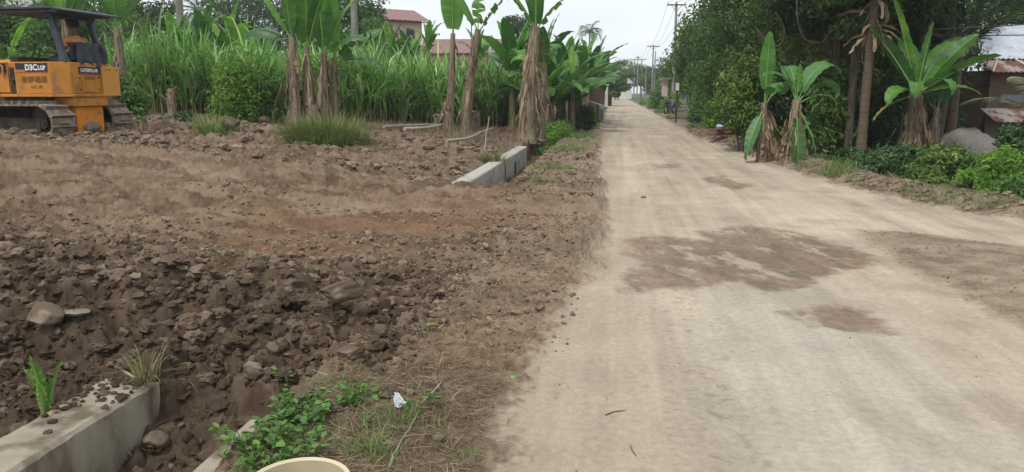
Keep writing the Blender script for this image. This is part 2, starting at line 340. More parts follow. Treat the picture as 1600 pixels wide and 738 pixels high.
# ------------------------------------------------------------------ ground sheet
def ground():
    na = 1250
    dense = np.linspace(radians(-41), radians(41), na)
    coarse = np.linspace(radians(41), radians(319), 42)[1:-1]
    ang = np.concatenate([dense, coarse])
    py = np.linspace(800, 144.2, 860)               # rows spaced evenly as seen from eye height
    r1 = []
    for q in py:
        d = ray(800, q); r1.append(EYE/-d[2]*math.hypot(d[0], d[1]))
    r = np.array(r1); r = r[r < 400]
    r = np.concatenate([[.4, .9, 1.5, 1.9], r[r > 2.0], [450, 600]])
    A, Rr = np.meshgrid(ang, r)
    hd = YAW
    X = Rr*np.sin(A-hd); Y = Rr*np.cos(A-hd)
    shp = X.shape
    z, m = Hf(X.ravel(), Y.ravel(), True); x = X.ravel(); y = Y.ravel()
    n = shp[1]; rows = shp[0]
    V = np.stack([x, y, z], 1)
    i = np.arange(rows-1)[:, None]*n; j = np.arange(n)[None, :]; j2 = (j+1) % n
    Fq = np.stack([i+j, i+j2, i+n+j2, i+n+j], -1).reshape(-1, 4)
    # centre fan as quads
    V = np.concatenate([V, [[0, 0, 0]]]); c = len(V)-1
    fan = np.array([[c, (k+1) % n, k, k] for k in range(n)])[:, :3]
    # albedo
    def L3(a, b, t): return a+(b-a)*t[:, None]
    f1 = fbm(x*.8, y*.8, 200, 5)*.5+.5; f2 = fbm(x*5, y*7, 201, 4)*.5+.5; f3 = fbm(x*.35, y*1.3, 202, 4)*.5+.5; f4 = fbm(x*17, y*22, 203, 4)*.5+.5
    soil_d = np.array([.095, .060, .038]); soil_l = np.array([.245, .170, .112])
    soil = L3(soil_d[None]*np.ones((len(x), 1)), soil_l, np.clip(-.22+1.7*(f2-.5)+.8*f1+.45*f3+1.1*(f4-.5)-.25*m['heap']*sm(y, 7, 5.5), 0, 1))
    st = sm(fbm(x*.45+.15*y, y*3.4, 205, 5, .6), -.12, .30)*(1-m['heap'])*sm(y, 5.5, 7); soil = L3(soil, np.array([.27, .198, .135]), st*.55)
    dk = sm(fbm(x*.8, y*4.2, 206, 5, .6), .05, .35)*sm(y, 5.5, 7); soil = L3(soil, np.array([.095, .062, .04]), dk*.6)
    dist = np.sqrt(x*x+y*y)
    drier = sm(dist, 9, 22)*.25*m['left']
    soil = L3(soil, np.array([.215, .158, .11]), drier)
    tops = np.clip(m['clod']*9, 0, 1)                # clods dried pale and others fresh
    cr_ = vnoise(x*4.5, y*4.5, 210)
    soil = L3(soil, np.array([.26, .20, .145]), tops*(cr_ > .62)*.5)
    soil = L3(soil, np.array([.20, .105, .058]), m['red']*(.25+.5*f2))
    soil = L3(soil, np.array([.30, .23, .165]), m['pale']*(.1+.75*f2))
    nearroad = sm(x, -1.9, -.4)*(y > 4.3)*sm(y, 4, 6)
    soil = L3(soil, np.array([.31, .245, .18]), nearroad*np.clip(.05+.9*f2,0,1)*.7)
    dust = L3(np.array([.46, .385, .295])[None]*np.ones((len(x), 1)), np.array([.315, .256, .192]), np.clip(f1*.8+.35*fbm(x*2.2, y*.5, 220, 4)+.06*fbm(x*12, y*12, 221, 3), 0, 1))
    centre = np.exp(-((x-1.25)/.75)**2)*sm(y, 1.5, 3)*sm(y, 9, 5)
    dust = L3(dust, np.array([.36, .335, .285]), centre*.55)
    ruts = np.clip(fbm(x*7, y*.22, 230, 3), 0, 1)*sm(dist, 3, 9)
    dust = L3(dust, np.array([.27, .215, .158]), ruts*.6)
    scuff = sm(fbm(x*3.2+y*.6, y*2.0, 231, 5), .12, .42)*(.35+.65*sm(x, 0, 2.5)); dust = L3(dust, np.array([.285, .228, .168]), scuff*.45)
    crumbs = sm(f4, .62, .75)*np.exp(-((x-.55)/.3)**2); dust = L3(dust, np.array([.24, .19, .14]), crumbs*.6)
    edge = np.exp(-((x-roadL(y))/.35)**2)*(.5+.5*f2)
    dust = L3(dust, np.array([.30, .235, .175]), edge*.45)
    wetc = L3(np.array([.11, .072, .046])[None]*np.ones((len(x), 1)), np.array([.26, .172, .108]), np.clip(.35+.7*fbm(x*5+y*1.6, y*2.6, 240, 6, .7)+.9*(f4-.5), 0, 1))
    dust = L3(dust, wetc, m['wet']*.85)
    chc = L3(np.array([.125, .088, .06])[None]*np.ones((len(x), 1)), np.array([.33, .262, .19]), np.clip(f2*1.4-.3, 0, 1))
    dust = L3(dust, chc, m['churn']*.85)
    side = np.array([.21, .16, .115])
    ground_r = L3(np.array([.12, .088, .062])[None]*np.ones((len(x), 1)), np.array([.29, .225, .165]), np.clip(1.2*f2+.2*f1-.25, 0, 1))
    ground_r = L3(ground_r, np.array([.085, .066, .045]), sm(x-roadR(y), .8, 1.3)*(y > 9.8)*.8)
    base = L3(soil, ground_r, (1-m['left']))
    alb = L3(base, dust, np.clip(m['road'], 0, 1))
    alb = L3(alb, L3(np.array([.105, .074, .05])[None]*np.ones((len(x),1)), np.array([.22,.165,.115]), f2*f4*1.7), m['verge']*.8)
    alb = L3(alb, np.array([.075, .052, .037]), m['chan']*.7)
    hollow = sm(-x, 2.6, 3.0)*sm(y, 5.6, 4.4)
    alb = L3(alb, np.array([.075, .052, .038]), np.maximum(hollow, m['heap']*sm(y, 6.4, 5.0)*.6)*.75)  # darker soil tone in the hollow and on the near heap
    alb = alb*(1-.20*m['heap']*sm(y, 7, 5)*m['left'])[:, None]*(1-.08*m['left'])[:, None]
    # green verge far along the road and field floors
    gr = np.maximum(sm(x, -1.9, -1.4)*sm(roadL(y)-x, .1, .5)*sm(y, 16, 22), sm(x-roadR(y), .7, 1.5)*sm(y, 10, 14)*.35)
    gr = gr*np.clip(.35+.9*f1, 0, 1)
    alb = L3(alb, np.array([.10, .125, .045]), gr*.7)
    far = sm(dist, 60, 160)*(1-m['road'])
    alb = L3(alb, np.array([.08, .11, .045]), far)
    wetv = np.clip(m['wet']*m['road'], 0, 1)
    col = np.concatenate([alb, wetv[:, None]], 1).astype(np.float32)
    col = np.concatenate([col, col[:1]])
    m_, nn, l, b = new_mat('earth')
    a = nn.new('ShaderNodeAttribute'); a.attribute_name = 'alb'
    ar = nn.new('ShaderNodeAttribute'); ar.attribute_name = 'roadm'
    t = nn.new('ShaderNodeTexCoord')
    z1 = nn.new('ShaderNodeTexNoise'); z1.inputs['Scale'].default_value = 22; z1.inputs['Detail'].default_value = 10; z1.inputs['Roughness'].default_value = .8; l.new(t.outputs['Object'], z1.inputs['Vector'])
    mr = nn.new('ShaderNodeMapRange'); mr.inputs['From Min'].default_value = .3; mr.inputs['From Max'].default_value = .7; mr.inputs['To Min'].default_value = .72; mr.inputs['To Max'].default_value = 1.24; l.new(z1.outputs[0], mr.inputs[0])
    mq = nn.new('ShaderNodeMix'); mq.data_type = 'FLOAT'; mqf = nn.new('ShaderNodeMath'); mqf.operation = 'MULTIPLY'; mqf.inputs[1].default_value = .12; l.new(ar.outputs['Fac'], mqf.inputs[0]); l.new(mqf.outputs[0], mq.inputs[0]); l.new(mr.outputs[0], mq.inputs[2]); mq.inputs[3].default_value = 1.0
    hs = nn.new('ShaderNodeHueSaturation'); l.new(mq.outputs[0], hs.inputs['Value']); l.new(a.outputs['Color'], hs.inputs['Color']); mpx = nn.new('ShaderNodeMapping'); mpx.inputs['Scale'].default_value = (4.5, .16, 1); l.new(t.outputs['Object'], mpx.inputs[0])
    zs = nn.new('ShaderNodeTexNoise'); zs.inputs['Scale'].default_value = 1; zs.inputs['Detail'].default_value = 8; zs.inputs['Roughness'].default_value = .6; l.new(mpx.outputs[0], zs.inputs['Vector'])
    mpy = nn.new('ShaderNodeMapping'); mpy.inputs['Scale'].default_value = (1.1, 1.0, 1); l.new(t.outputs['Object'], mpy.inputs[0])
    zp = nn.new('ShaderNodeTexNoise'); zp.inputs['Scale'].default_value = 1; zp.inputs['Detail'].default_value = 11; zp.inputs['Roughness'].default_value = .68; l.new(mpy.outputs[0], zp.inputs['Vector'])
    sums = nn.new('ShaderNodeMath'); sums.operation = 'ADD'; l.new(zs.outputs[0], sums.inputs[0]); l.new(zp.outputs[0], sums.inputs[1])
    mrs = nn.new('ShaderNodeMapRange'); mrs.inputs['From Min'].default_value = .72; mrs.inputs['From Max'].default_value = 1.28; mrs.inputs['To Min'].default_value = .76; mrs.inputs['To Max'].default_value = 1.18; l.new(sums.outputs[0], mrs.inputs[0])
    mxr = nn.new('ShaderNodeMix'); mxr.data_type = 'FLOAT'; l.new(ar.outputs['Fac'], mxr.inputs[0]); mxr.inputs[2].default_value = 1.0; l.new(mrs.outputs[0], mxr.inputs[3])
    hs2 = nn.new('ShaderNodeHueSaturation'); l.new(mxr.outputs[0], hs2.inputs['Value']); l.new(hs.outputs[0], hs2.inputs['Color']); l.new(hs2.outputs[0], b.inputs['Base Color'])
    rr = nn.new('ShaderNodeMapRange'); rr.inputs['To Min'].default_value = .95; rr.inputs['To Max'].default_value = .55; l.new(a.outputs['Alpha'], rr.inputs[0]); l.new(rr.outputs[0], b.inputs['Roughness'])
    b.inputs['Specular IOR Level'].default_value = .2
    z2 = nn.new('ShaderNodeTexNoise'); z2.inputs['Scale'].default_value = 70; z2.inputs['Detail'].default_value = 8; z2.inputs['Roughness'].default_value = .65; l.new(t.outputs['Object'], z2.inputs['Vector'])
    bs = nn.new('ShaderNodeMapRange'); bs.inputs['To Min'].default_value = .7; bs.inputs['To Max'].default_value = .3; l.new(ar.outputs['Fac'], bs.inputs[0])
    bp = nn.new('ShaderNodeBump'); l.new(bs.outputs[0], bp.inputs['Strength']); bp.inputs['Distance'].default_value = .012; l.new(z2.outputs[0], bp.inputs['Height']); l.new(bp.outputs[0], b.inputs['Normal'])
    me = npmesh('ground', V, Fq, m_, smooth=True)
    at_ = me.attributes.new('alb', 'FLOAT_COLOR', 'POINT'); at_.data.foreach_set('color', col.ravel())
    ra = me.attributes.new('roadm', 'FLOAT', 'POINT'); ra.data.foreach_set('value', np.concatenate([m['road']*(1-.7*m['churn']), [1]]).astype(np.float32))
    o = link('ground', me); tag(o, kind='structure')
ground()
# ------------------------------------------------------------------ shared materials
M = {}
M['concrete'] = mat('weathered_concrete', (.25, .215, .16), (.37, .325, .25), 5, .9, .006, 60, c3=(.13, .10, .065), s3=3.5, t3=.54, stretch=(1, 1, .4))
M['concrete_pole'] = mat('grey_concrete_pole', (.20, .19, .175), (.28, .27, .25), 4, .9)
M['clod'] = mat('soil_clod', (.13, .09, .063), (.30, .225, .165), 3.5, .95, .01, 45, rnd=.3, coord='Generated')
M['stone'] = mat('brown_stone', (.085, .06, .04), (.15, .108, .074), 3, .85, .01, 30, c3=(.26, .21, .16), s3=5)
M['stone_grey'] = mat('grey_stone', (.13, .108, .083), (.22, .19, .15), 3, .85, .008, 30)
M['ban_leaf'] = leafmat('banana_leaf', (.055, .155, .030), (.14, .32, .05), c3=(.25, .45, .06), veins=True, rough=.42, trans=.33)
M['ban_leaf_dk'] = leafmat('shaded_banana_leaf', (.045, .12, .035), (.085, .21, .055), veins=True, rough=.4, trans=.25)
M['ban_yel'] = leafmat('yellowing_banana_leaf', (.20, .24, .04), (.30, .26, .06), veins=True, rough=.6, trans=.2)
M['ban_mid'] = mat('banana_midrib', (.15, .26, .07), (.20, .32, .10), 8, .5)
M['ban_stem'] = mat('banana_pseudostem', (.17, .13, .085), (.34, .275, .195), 3, .8, .01, 14, stretch=(14, 14, 1.0), c3=(.10, .072, .05), s3=2.5, t3=.56)
M['ban_stem_g'] = mat('green_banana_pseudostem', (.12, .17, .05), (.28, .27, .11), 3, .6, .006, 14, stretch=(12, 12, 1), c3=(.14, .10, .065), s3=2.5, t3=.52)
M['ban_dead'] = leafmat('dry_banana_leaf', (.14, .095, .06), (.38, .29, .19), rough=.9, trans=.15, spec=.1)
M['straw'] = leafmat('straw', (.105, .075, .048), (.33, .255, .17), rough=.9, trans=.1, spec=.1)
M['cane_leaf'] = leafmat('cane_leaf', (.085, .215, .038), (.27, .49, .12), c3=(.54, .68, .36), rough=.5, trans=.4, rnd=.25)
M['cane_stalk'] = mat('cane_stalk', (.13, .12, .05), (.24, .22, .10), 5, .6, stretch=(1, 1, 3))
M['grass'] = leafmat('grass', (.07, .14, .03), (.20, .30, .075), rough=.6, trans=.3)
M['grass_olive'] = leafmat('olive_grass', (.11, .13, .04), (.29, .30, .11), rough=.7, trans=.25)
M['weed'] = leafmat('weed_leaf', (.055, .135, .028), (.17, .31, .07), rough=.5, trans=.3)
M['bush_br'] = leafmat('bright_bush_leaf', (.085, .20, .03), (.26, .45, .07), rough=.5, trans=.35)
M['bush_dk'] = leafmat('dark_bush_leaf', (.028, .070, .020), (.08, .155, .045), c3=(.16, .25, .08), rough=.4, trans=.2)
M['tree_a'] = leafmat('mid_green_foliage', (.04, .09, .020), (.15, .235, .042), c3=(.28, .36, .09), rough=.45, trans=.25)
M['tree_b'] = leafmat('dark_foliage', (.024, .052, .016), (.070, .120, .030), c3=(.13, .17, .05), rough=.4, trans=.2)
M['tree_c'] = leafmat('fresh_foliage', (.055, .13, .03), (.13, .25, .055), c3=(.20, .32, .07), rough=.45, trans=.3)
M['tree_y'] = leafmat('yellow_green_foliage', (.10, .14, .03), (.22, .24, .05), rough=.5, trans=.3)
M['frond'] = leafmat('palm_leaflet', (.055, .11, .035), (.13, .20, .07), rough=.4, trans=.25)
M['frond_pale'] = leafmat('pale_palm_leaflet', (.17, .20, .10), (.30, .31, .18), rough=.5, trans=.25)
M['bark'] = mat('grey_brown_bark', (.05, .04, .03), (.11, .09, .07), 4, .9, .012, 18, stretch=(5, 5, 1))
M['palm_bark'] = mat('ringed_palm_bark', (.22, .20, .17), (.33, .31, .27), 3, .9, .01, 10, stretch=(1, 1, 9))
M['palm_bark_dk'] = mat('brown_palm_bark', (.085, .06, .042), (.15, .11, .078), 3, .9, .012, 10, stretch=(1, 1, 9))
M['driftwood'] = mat('pale_dry_wood', (.28, .235, .18), (.42, .37, .30), 4, .85, .004, 20, stretch=(3, 3, 3))
# ------------------------------------------------------------------ soil clods, stones
def ico(sub):
    bm = bmesh.new(); bmesh.ops.create_icosphere(bm, subdivisions=sub, radius=1)
    V = np.array([v.co[:] for v in bm.verts]); Fq = np.array([[v.index for v in f.verts] for f in bm.faces]); bm.free(); return V, Fq
I1 = ico(1); I2 = ico(2); I3 = ico(3)
def lump(I, rg, k=.35, flat=.75, rough=0):
    V, Fq = I; d = V.copy()
    for _ in range(7):                              # flatten random facets: angular, broken look
        a = rg.normal(size=3); a /= np.linalg.norm(a); c = .45+.4*rg.rand(); s = d@a; d = d-np.outer(np.maximum(s-c, 0)*.85, a)
    n = np.sin(V@rg.normal(size=(3, 5))*2.2+rg.rand(5)*6).sum(1)*.06+np.sin(V@rg.normal(size=(3, 5))*6+rg.rand(5)*6).sum(1)*.05+rough*rg.normal(size=len(V))
    d = d*(1+k*n)[:, None]
    return d*np.array([1, .8+.3*rg.rand(), flat]), Fq
def soil_clods():
    rg = np.random.RandomState(5); lib = [lump(I3, rg, 1.3, .65, .075) for _ in range(14)]; lib1 = [lump(I1, rg, 1.0, .7, .16) for _ in range(14)]; lib2 = [lump(I2, rg, 1.2, .7, .12) for _ in range(14)]
    xs, ys, ss = [], [], []
    def scatter(n, x0, x1, y0, y1, s0, s1, pw=2.5, acc=None):
        x = rg.uniform(x0, x1, n); y = rg.uniform(y0, y1, n); s = s0+(s1-s0)*rg.rand(n)**pw
        k = np.ones(n, bool) if acc is None else acc(x, y)
        xs.append(x[k]); ys.append(y[k]); ss.append(s[k])
    notwall = lambda x, y: ~((x > -2.88) & (x < -2.44) & (y < 3.9)) & ~((x > -1.86) & (y < 3.4))
    scatter(9000, -7.5, -1.2, 4.0, 6.5, .008, .06, 3.4, notwall)
    scatter(300, -6.5, -1.9, 4.2, 5.9, .03, .10, 2.4, notwall)
    scatter(60, -2.95, -2.5, 3.45, 3.95, .008, .035, 2)
    scatter(2600, -5.0, -1.75, 2.2, 4.6, .008, .07, 3.2, notwall)
    cond = lambda x, y: fbm(x*.35+.1*y, y*1.5, 91, 4)+.12*rg.normal(size=len(x)) > .0
    scatter(9000, -10, -.35, 6.5, 13, .008, .045, 3.6, cond)
    scatter(3600, -14, -.5, 12.5, 22, .02, .12, 3.6, lambda x, y: ~((x > -2.9) & (x < -1.7)) & (y < 19.5+.25*(x+6)+.8))
    scatter(900, -1.6, -.25, 4.5, 13, .010, .045, 2.5)
    scatter(260, -1.7, -.3, 13, 24, .02, .06, 2.5)
    scatter(2600, 0, 1.5, 0, 1, .010, .06, 2.8)    # re-mapped below: berm on the far side of the road
    x = xs[-1]; y = 9.9+rg.rand(len(x))**1.5*22; xs[-1] = roadR(y)+.1+rg.rand(len(x))*.95; ys[-1] = y
    scatter(2200, 2.5, 6, 5.0, 9.8, .003, .018, 3.0, lambda x, y: polymask(x, y, CHURN, .1) > .5)
    scatter(160, -.3, 4, 2.8, 12, .003, .009, 2); scatter(2600, -.45, 4.5, 2.6, 9, .0015, .004, 2, lambda x, y: fbm(x*1.6, y*1.2, 90, 3)+.3*rg.normal(size=len(x)) > .1); scatter(260, .2, 2.4, 7, 10, .004, .014, 2, lambda x, y: polymask(x, y, WET1, .1) > .6)
    dzp = P(120, 205, 14.4); nd_ = 170; xs.append(dzp.x+rg.normal(0, 1.3, nd_)); ys.append(dzp.y+rg.normal(0, .35, nd_)); ss.append(.03+.09*rg.rand(nd_)**2)
    scatter(17000, -11, -.35, 6.2, 15, .009, .032, 3.0, lambda x, y: fbm(x*.35+.1*y, y*1.5, 91, 4)+.10*rg.normal(size=len(x)) > .04)
    nw = 90; xs.append(rg.uniform(-2.82, -2.55, nw)); ys.append(3.8-np.abs(rg.normal(0, .22, nw))); ss.append(rg.uniform(.006, .03, nw)**1.0)
    x = np.concatenate(xs); y = np.concatenate(ys); s = np.concatenate(ss)
    z = Hf(x, y); z[-nw:] = 0
    big = s > .05
    Vs, Fs, T = [], [], []; o = 0
    for i in range(len(x)):
        if s[i] > .062: V, Fq = lib[i % 14]
        elif s[i] > .03: V, Fq = lib2[i % 14]
        else: V, Fq = lib1[i % 14]
        a = rg.uniform(0, 2*pi); ca, sa = cos(a), sin(a); q = V*s[i]
        Vs.append(np.stack([q[:, 0]*ca-q[:, 1]*sa+x[i], q[:, 0]*sa+q[:, 1]*ca+y[i], q[:, 2]+z[i]+s[i]*.12], 1)); Fs.append(Fq+o); o += len(V)
        t = rg.rand(); T.append(np.full(len(V), .15+t**2*.6+(.15 if y[i] > 7 else 0)*rg.rand()+(.22 if (y[i] > 6.3 or x[i] > -1.3) else -.26 if y[i] < 5.2 else -.02)))
    m, n, l, b = new_mat('clod_soil')
    a = n.new('ShaderNodeAttribute'); a.attribute_name = 'tint'; r = n.new('ShaderNodeValToRGB')
    r.color_ramp.elements[0].color = (.062, .041, .027, 1); r.color_ramp.elements[1].color = (.27, .205, .145, 1); l.new(a.outputs['Fac'], r.inputs[0])
    t = n.new('ShaderNodeTexCoord'); z1 = n.new('ShaderNodeTexNoise'); z1.inputs['Scale'].default_value = 35; z1.inputs['Detail'].default_value = 6; l.new(t.outputs['Object'], z1.inputs['Vector'])
    mr = n.new('ShaderNodeMapRange'); mr.inputs['From Min'].default_value = .3; mr.inputs['From Max'].default_value = .7; mr.inputs['To Min'].default_value = .75; mr.inputs['To Max'].default_value = 1.2; l.new(z1.outputs[0], mr.inputs[0])
    hs = n.new('ShaderNodeHueSaturation'); l.new(mr.outputs[0], hs.inputs['Value']); l.new(r.outputs[0], hs.inputs['Color']); l.new(hs.outputs[0], b.inputs['Base Color'])
    b.inputs['Roughness'].default_value = .95; b.inputs['Specular IOR Level'].default_value = .15
    bp = n.new('ShaderNodeBump'); bp.inputs['Strength'].default_value = .8; bp.inputs['Distance'].default_value = .012; l.new(z1.outputs[0], bp.inputs['Height']); l.new(bp.outputs[0], b.inputs['Normal'])
    M['clod_t'] = m
    o = link('soil_clods', npmesh('soil_clods', np.concatenate(Vs), np.concatenate(Fs), m, tint=np.clip(np.concatenate(T), 0, 1), smooth=False)); tag(o, 'loose brown clods strewn over the bulldozed soil', 'soil', kind='stuff')
soil_clods()
def stone(px, py, wpx, label, m='stone', flat=.5, seed=0, rough=.022, name='rock', cat='rock', sink=.3, asp=.75, rz=0.0, grp=None):
    """px,py: the foot of the stone in the photo; wpx: its width there"""
    g = hit(px, py); d = (g.x*HX[0]+g.y*HX[1]); r = wpx*d/F_PX/2
    V, Fq = lump(ico(4), np.random.RandomState(seed+40), .45, flat, rough*.6)
    V = V*np.array([1, asp, 1]); V = V*r
    ca, sa = cos(rz), sin(rz); V = np.stack([V[:, 0]*ca-V[:, 1]*sa, V[:, 0]*sa+V[:, 1]*ca, V[:, 2]], 1)
    me = npmesh(name, V, Fq, M[m], smooth=False)
    try: me.shade_smooth()
    except Exception: pass
    o = link(name, me, None, (g.x, g.y+r*.5, H(g.x, g.y+r*.5)+r*flat*(1-sink)))
    return tag(o, label, cat, grp)
stone(524, 508, 84, 'large smooth brown boulder lying alone on top of the crumbled soil', flat=.42, seed=1, rz=.3, sink=-.75, rough=.004, asp=.6)
stone(66, 552, 66, 'big tan boulder half buried in dark soil above the near ditch wall', flat=.62, seed=2, sink=-.3, rough=.01)
stone(110, 518, 58, 'flat grey stone slab tilted over the tan boulder', 'stone_grey', flat=.2, seed=3, rz=-.2, sink=-.4)
stone(74, 508, 40, 'small grey flat stone beside the tilted slab', 'stone_grey', flat=.3, seed=4, sink=-.2)
stone(392, 590, 34, 'pale grey rock at the dark edge of the filled ditch', 'stone_grey', flat=.7, seed=5)
stone(544, 566, 46, 'rounded brown rock just below the large smooth boulder', flat=.6, seed=6)
stone(600, 625, 36, 'brown rock touching the crumpled white paper', flat=.62, seed=7)
stone(520, 648, 34, 'tan rock next to the small broadleaf weed', flat=.6, seed=8)
stone(465, 640, 50, 'yellowish clay lump above the green weed patch', flat=.75, seed=9, name='clay_lump', cat='clay lump')
stone(640, 618, 24, 'small pale stone behind the crumpled white paper', 'stone_grey', flat=.5, seed=10)
stone(492, 706, 22, 'light grey pebble in the straw near the bucket', 'stone_grey', flat=.6, seed=11)
stone(684, 692, 20, 'pale grey chunk lying in the straw beside the road', 'stone_grey', flat=.6, seed=12)
stone(352, 207, 44, 'dusty rectangular block of hard soil at the edge of the cane field', flat=.5, seed=13, name='soil_block', cat='soil block')
stone(232, 715, 56, 'reddish wet clod at the mouth of the near ditch', flat=.7, seed=14, name='clay_lump', cat='clay lump')
stone(586, 268, 22, 'lone dark brown clod on the far side of the graded soil', flat=.7, seed=15, name='clay_lump', cat='clay lump')
stone(652, 278, 22, 'pale broken clod left of the far ditch wall', 'stone_grey', flat=.6, seed=16, name='clay_lump', cat='clay lump')
stone(237, 222, 14, 'small white stone on the soil near the bulldozer', 'stone_grey', flat=.5, seed=17)
stone(1006+0, 310, 10, 'small whitish pebble at the foot of the road edge', 'stone_grey', flat=.5, seed=18)
# ------------------------------------------------------------------ ditch walls
def wall_mesh(name, x0, x1, y0, y1, zt, zb, label, seed, notch=False, ragged0=.0, ragged1=.0, tilt=0):
    rg = np.random.RandomState(seed); ny = max(8, int((y1-y0)/.06)); ys = np.linspace(y0, y1, ny)
    prof = [(x0, zb), (x0, zt-.02), (x0+.02, zt), (x1-.02, zt), (x1, zt-.02), (x1, zb)]
    V = []; k = len(prof)
    for i, y in enumerate(ys):
        for j, (px, pz) in enumerate(prof):
            e = .006*rg.normal(); yy = y
            if i == ny-1 and ragged1: yy += ragged1*rg.uniform(-1, .2)
            if i == 0 and ragged0: yy -= ragged0*rg.uniform(-1, .2)
            ch_ = .0022*rg.normal() if j in (1, 2, 3, 4) else 0; V.append((px+.0018*rg.normal()+ch_, yy, pz+(-abs(ch_)*.9)+(.005*fbm(np.array([y*3.]), np.array([j*2.]), seed)[0] if pz > zt-.1 else 0)+tilt*(y-y0)))
    Fq = [(i*k+j, i*k+j+1, (i+1)*k+j+1, (i+1)*k+j) for i in range(ny-1) for j in range(k-1)]
    mb = MB(); mb.add(V, Fq); mb.add(V[:k], [tuple(range(k))]); mb.add(V[-k:], [tuple(range(k-1, -1, -1))])
    o = mb.build(name, M['concrete']); return tag(o, label, 'ditch wall')
wall_mesh('ditch_wall', -2.84, -2.53, .9, 3.82, .0, -.75, 'near concrete ditch wall with a wide soil-strewn top, ending at the clods', 1, ragged1=.06)
wall_mesh('ditch_wall', -1.80, -1.64, .8, 3.45, -.02, -.75, 'narrow concrete ditch edge half hidden under the green weeds', 2, ragged1=.05)
fw = thing('ditch_wall', 'far pale concrete ditch wall below the thick banana trunk', 'ditch wall', (0, 0, 0))
M['concrete_far'] = mat('pale_concrete', (.36, .345, .30), (.46, .44, .39), 4, .9, .006, 40, c3=(.26, .235, .19), s3=3, t3=.62)
t_ = wall_mesh('wall', -2.76, -2.46, 12.9, 21.8, .07, -.7, None, 3, ragged0=.12, ragged1=.05); t_.parent = fw; t_.data.materials[0] = M['concrete_far']
for k_ in ('category',):
    if k_ in t_: del t_[k_]
mb = MB(); mb.box(-2.462, -2.455, 17.3, 17.42, -.42, -.03); mb.box(-2.462, -2.455, 19.05, 19.35, -.45, -.14)
mb.build('drain_slot', mat('dark_slot', (.03, .025, .02)), fw)
wall_mesh('ditch_wall', -1.72, -1.58, 13.4, 22.5, .03, -.7, 'far narrow concrete ditch edge along the grassy roadside', 4, ragged0=.1, ragged1=.1)
# ------------------------------------------------------------------ banana plants
def banana_leaf_mesh(L, W, el, droop, seed, m, torn=.3, pet=.35, roll=0.0, vfold=.35, side=0.0):
    """a leaf growing from the origin towards +X; returns a mesh (blade, midrib)"""
    rg = np.random.RandomState(seed); n = 30; pts = []; e = el; p = np.zeros(3); a = 0.0
    tot = L+pet; frame = []
    for i in range(n+1):
        t = i/n; pts.append(p.copy()); frame.append((e, a))
        e2 = e-droop*(t**1.4)*2.0/n*1.2; e = e2; a += side/n
        p = p+np.array([cos(e)*cos(a), cos(e)*sin(a), sin(e)])*tot/n
    V, Fq, T, U, mi = [], [], [], [], []
    s0 = int(n*pet/tot)
    tb = rg.rand()
    for sgn in (-1, 1):
        i = s0
        drp = 0.0; 
        while i < n:
            # a strip runs from i to j; adjacent strips may part and sag on their own
            run = n-i if rg.rand() > torn*1.6 else rg.randint(2, 6); j = min(n, i+run)
            sag = rg.uniform(0, 1)**2*torn*1.6; gap = 0.10*rg.rand() if (torn > .05) else 0
            idx0 = len(V)
            for k in range(i, j+1):
                t = (k-s0)/(n-s0); wd = W*.5*(max(0, sin(pi*min(1, t*.93+.07)))**.55)*(1-.25*t)
                e_, a_ = frame[k]; e_ = e_; T_ = np.array([cos(e_)*cos(a_), cos(e_)*sin(a_), sin(e_)]); S = np.array([-sin(a_), cos(a_), 0.]); Nn = np.cross(T_, S)
                S2 = S*cos(roll)+Nn*sin(roll); N2 = -S*sin(roll)+Nn*cos(roll)
                back = gap if k == i and i > s0 else (-gap if k == j and j < n else 0)
                for c in range(4):
                    f = c/3; ang = vfold-sag*f*1.2
                    q = pts[k]+S2*sgn*wd*f*cos(ang)+N2*wd*f*sin(ang)*1.0+T_*(back*f*.6+.10*wd*f)
                    q = q+np.array([0, 0, -sag*wd*f*f*.8])+N2*.012*sin(k*1.7+sgn)*f
                    V.append(q); T.append(np.clip(tb+.12*rg.randn()*0+.1*sin(k*.7), 0, 1)); U.append((t, .5+.5*sgn*f))
            for k in range(j-i):
                for c in range(3):
                    q0 = idx0+k*4+c; quad = [q0, q0+1, q0+5, q0+4]; Fq.append(quad if sgn > 0 else quad[::-1]); mi.append(0)
            i = j
    # midrib + petiole
    nb = len(V)
    for k in range(n+1):
        r = .030*(1-.85*k/n)*max(.6, L/1.8); e_, a_ = frame[k]; T_ = np.array([cos(e_)*cos(a_), cos(e_)*sin(a_), sin(e_)]); S = np.array([-sin(a_), cos(a_), 0.]); Nn = np.cross(T_, S)
        for c in range(5):
            V.append(pts[k]+(S*cos(c*2*pi/5)+Nn*sin(c*2*pi/5))*r); T.append(.5); U.append((0, 0))
    for k in range(n):
        for c in range(5): Fq.append([nb+k*5+c, nb+k*5+(c+1) % 5, nb+(k+1)*5+(c+1) % 5, nb+(k+1)*5+c]); mi.append(1)
    return npmesh('leaf', V, Fq, [m, M['ban_mid']], tint=T, uv=U, midx=mi, smooth=True)
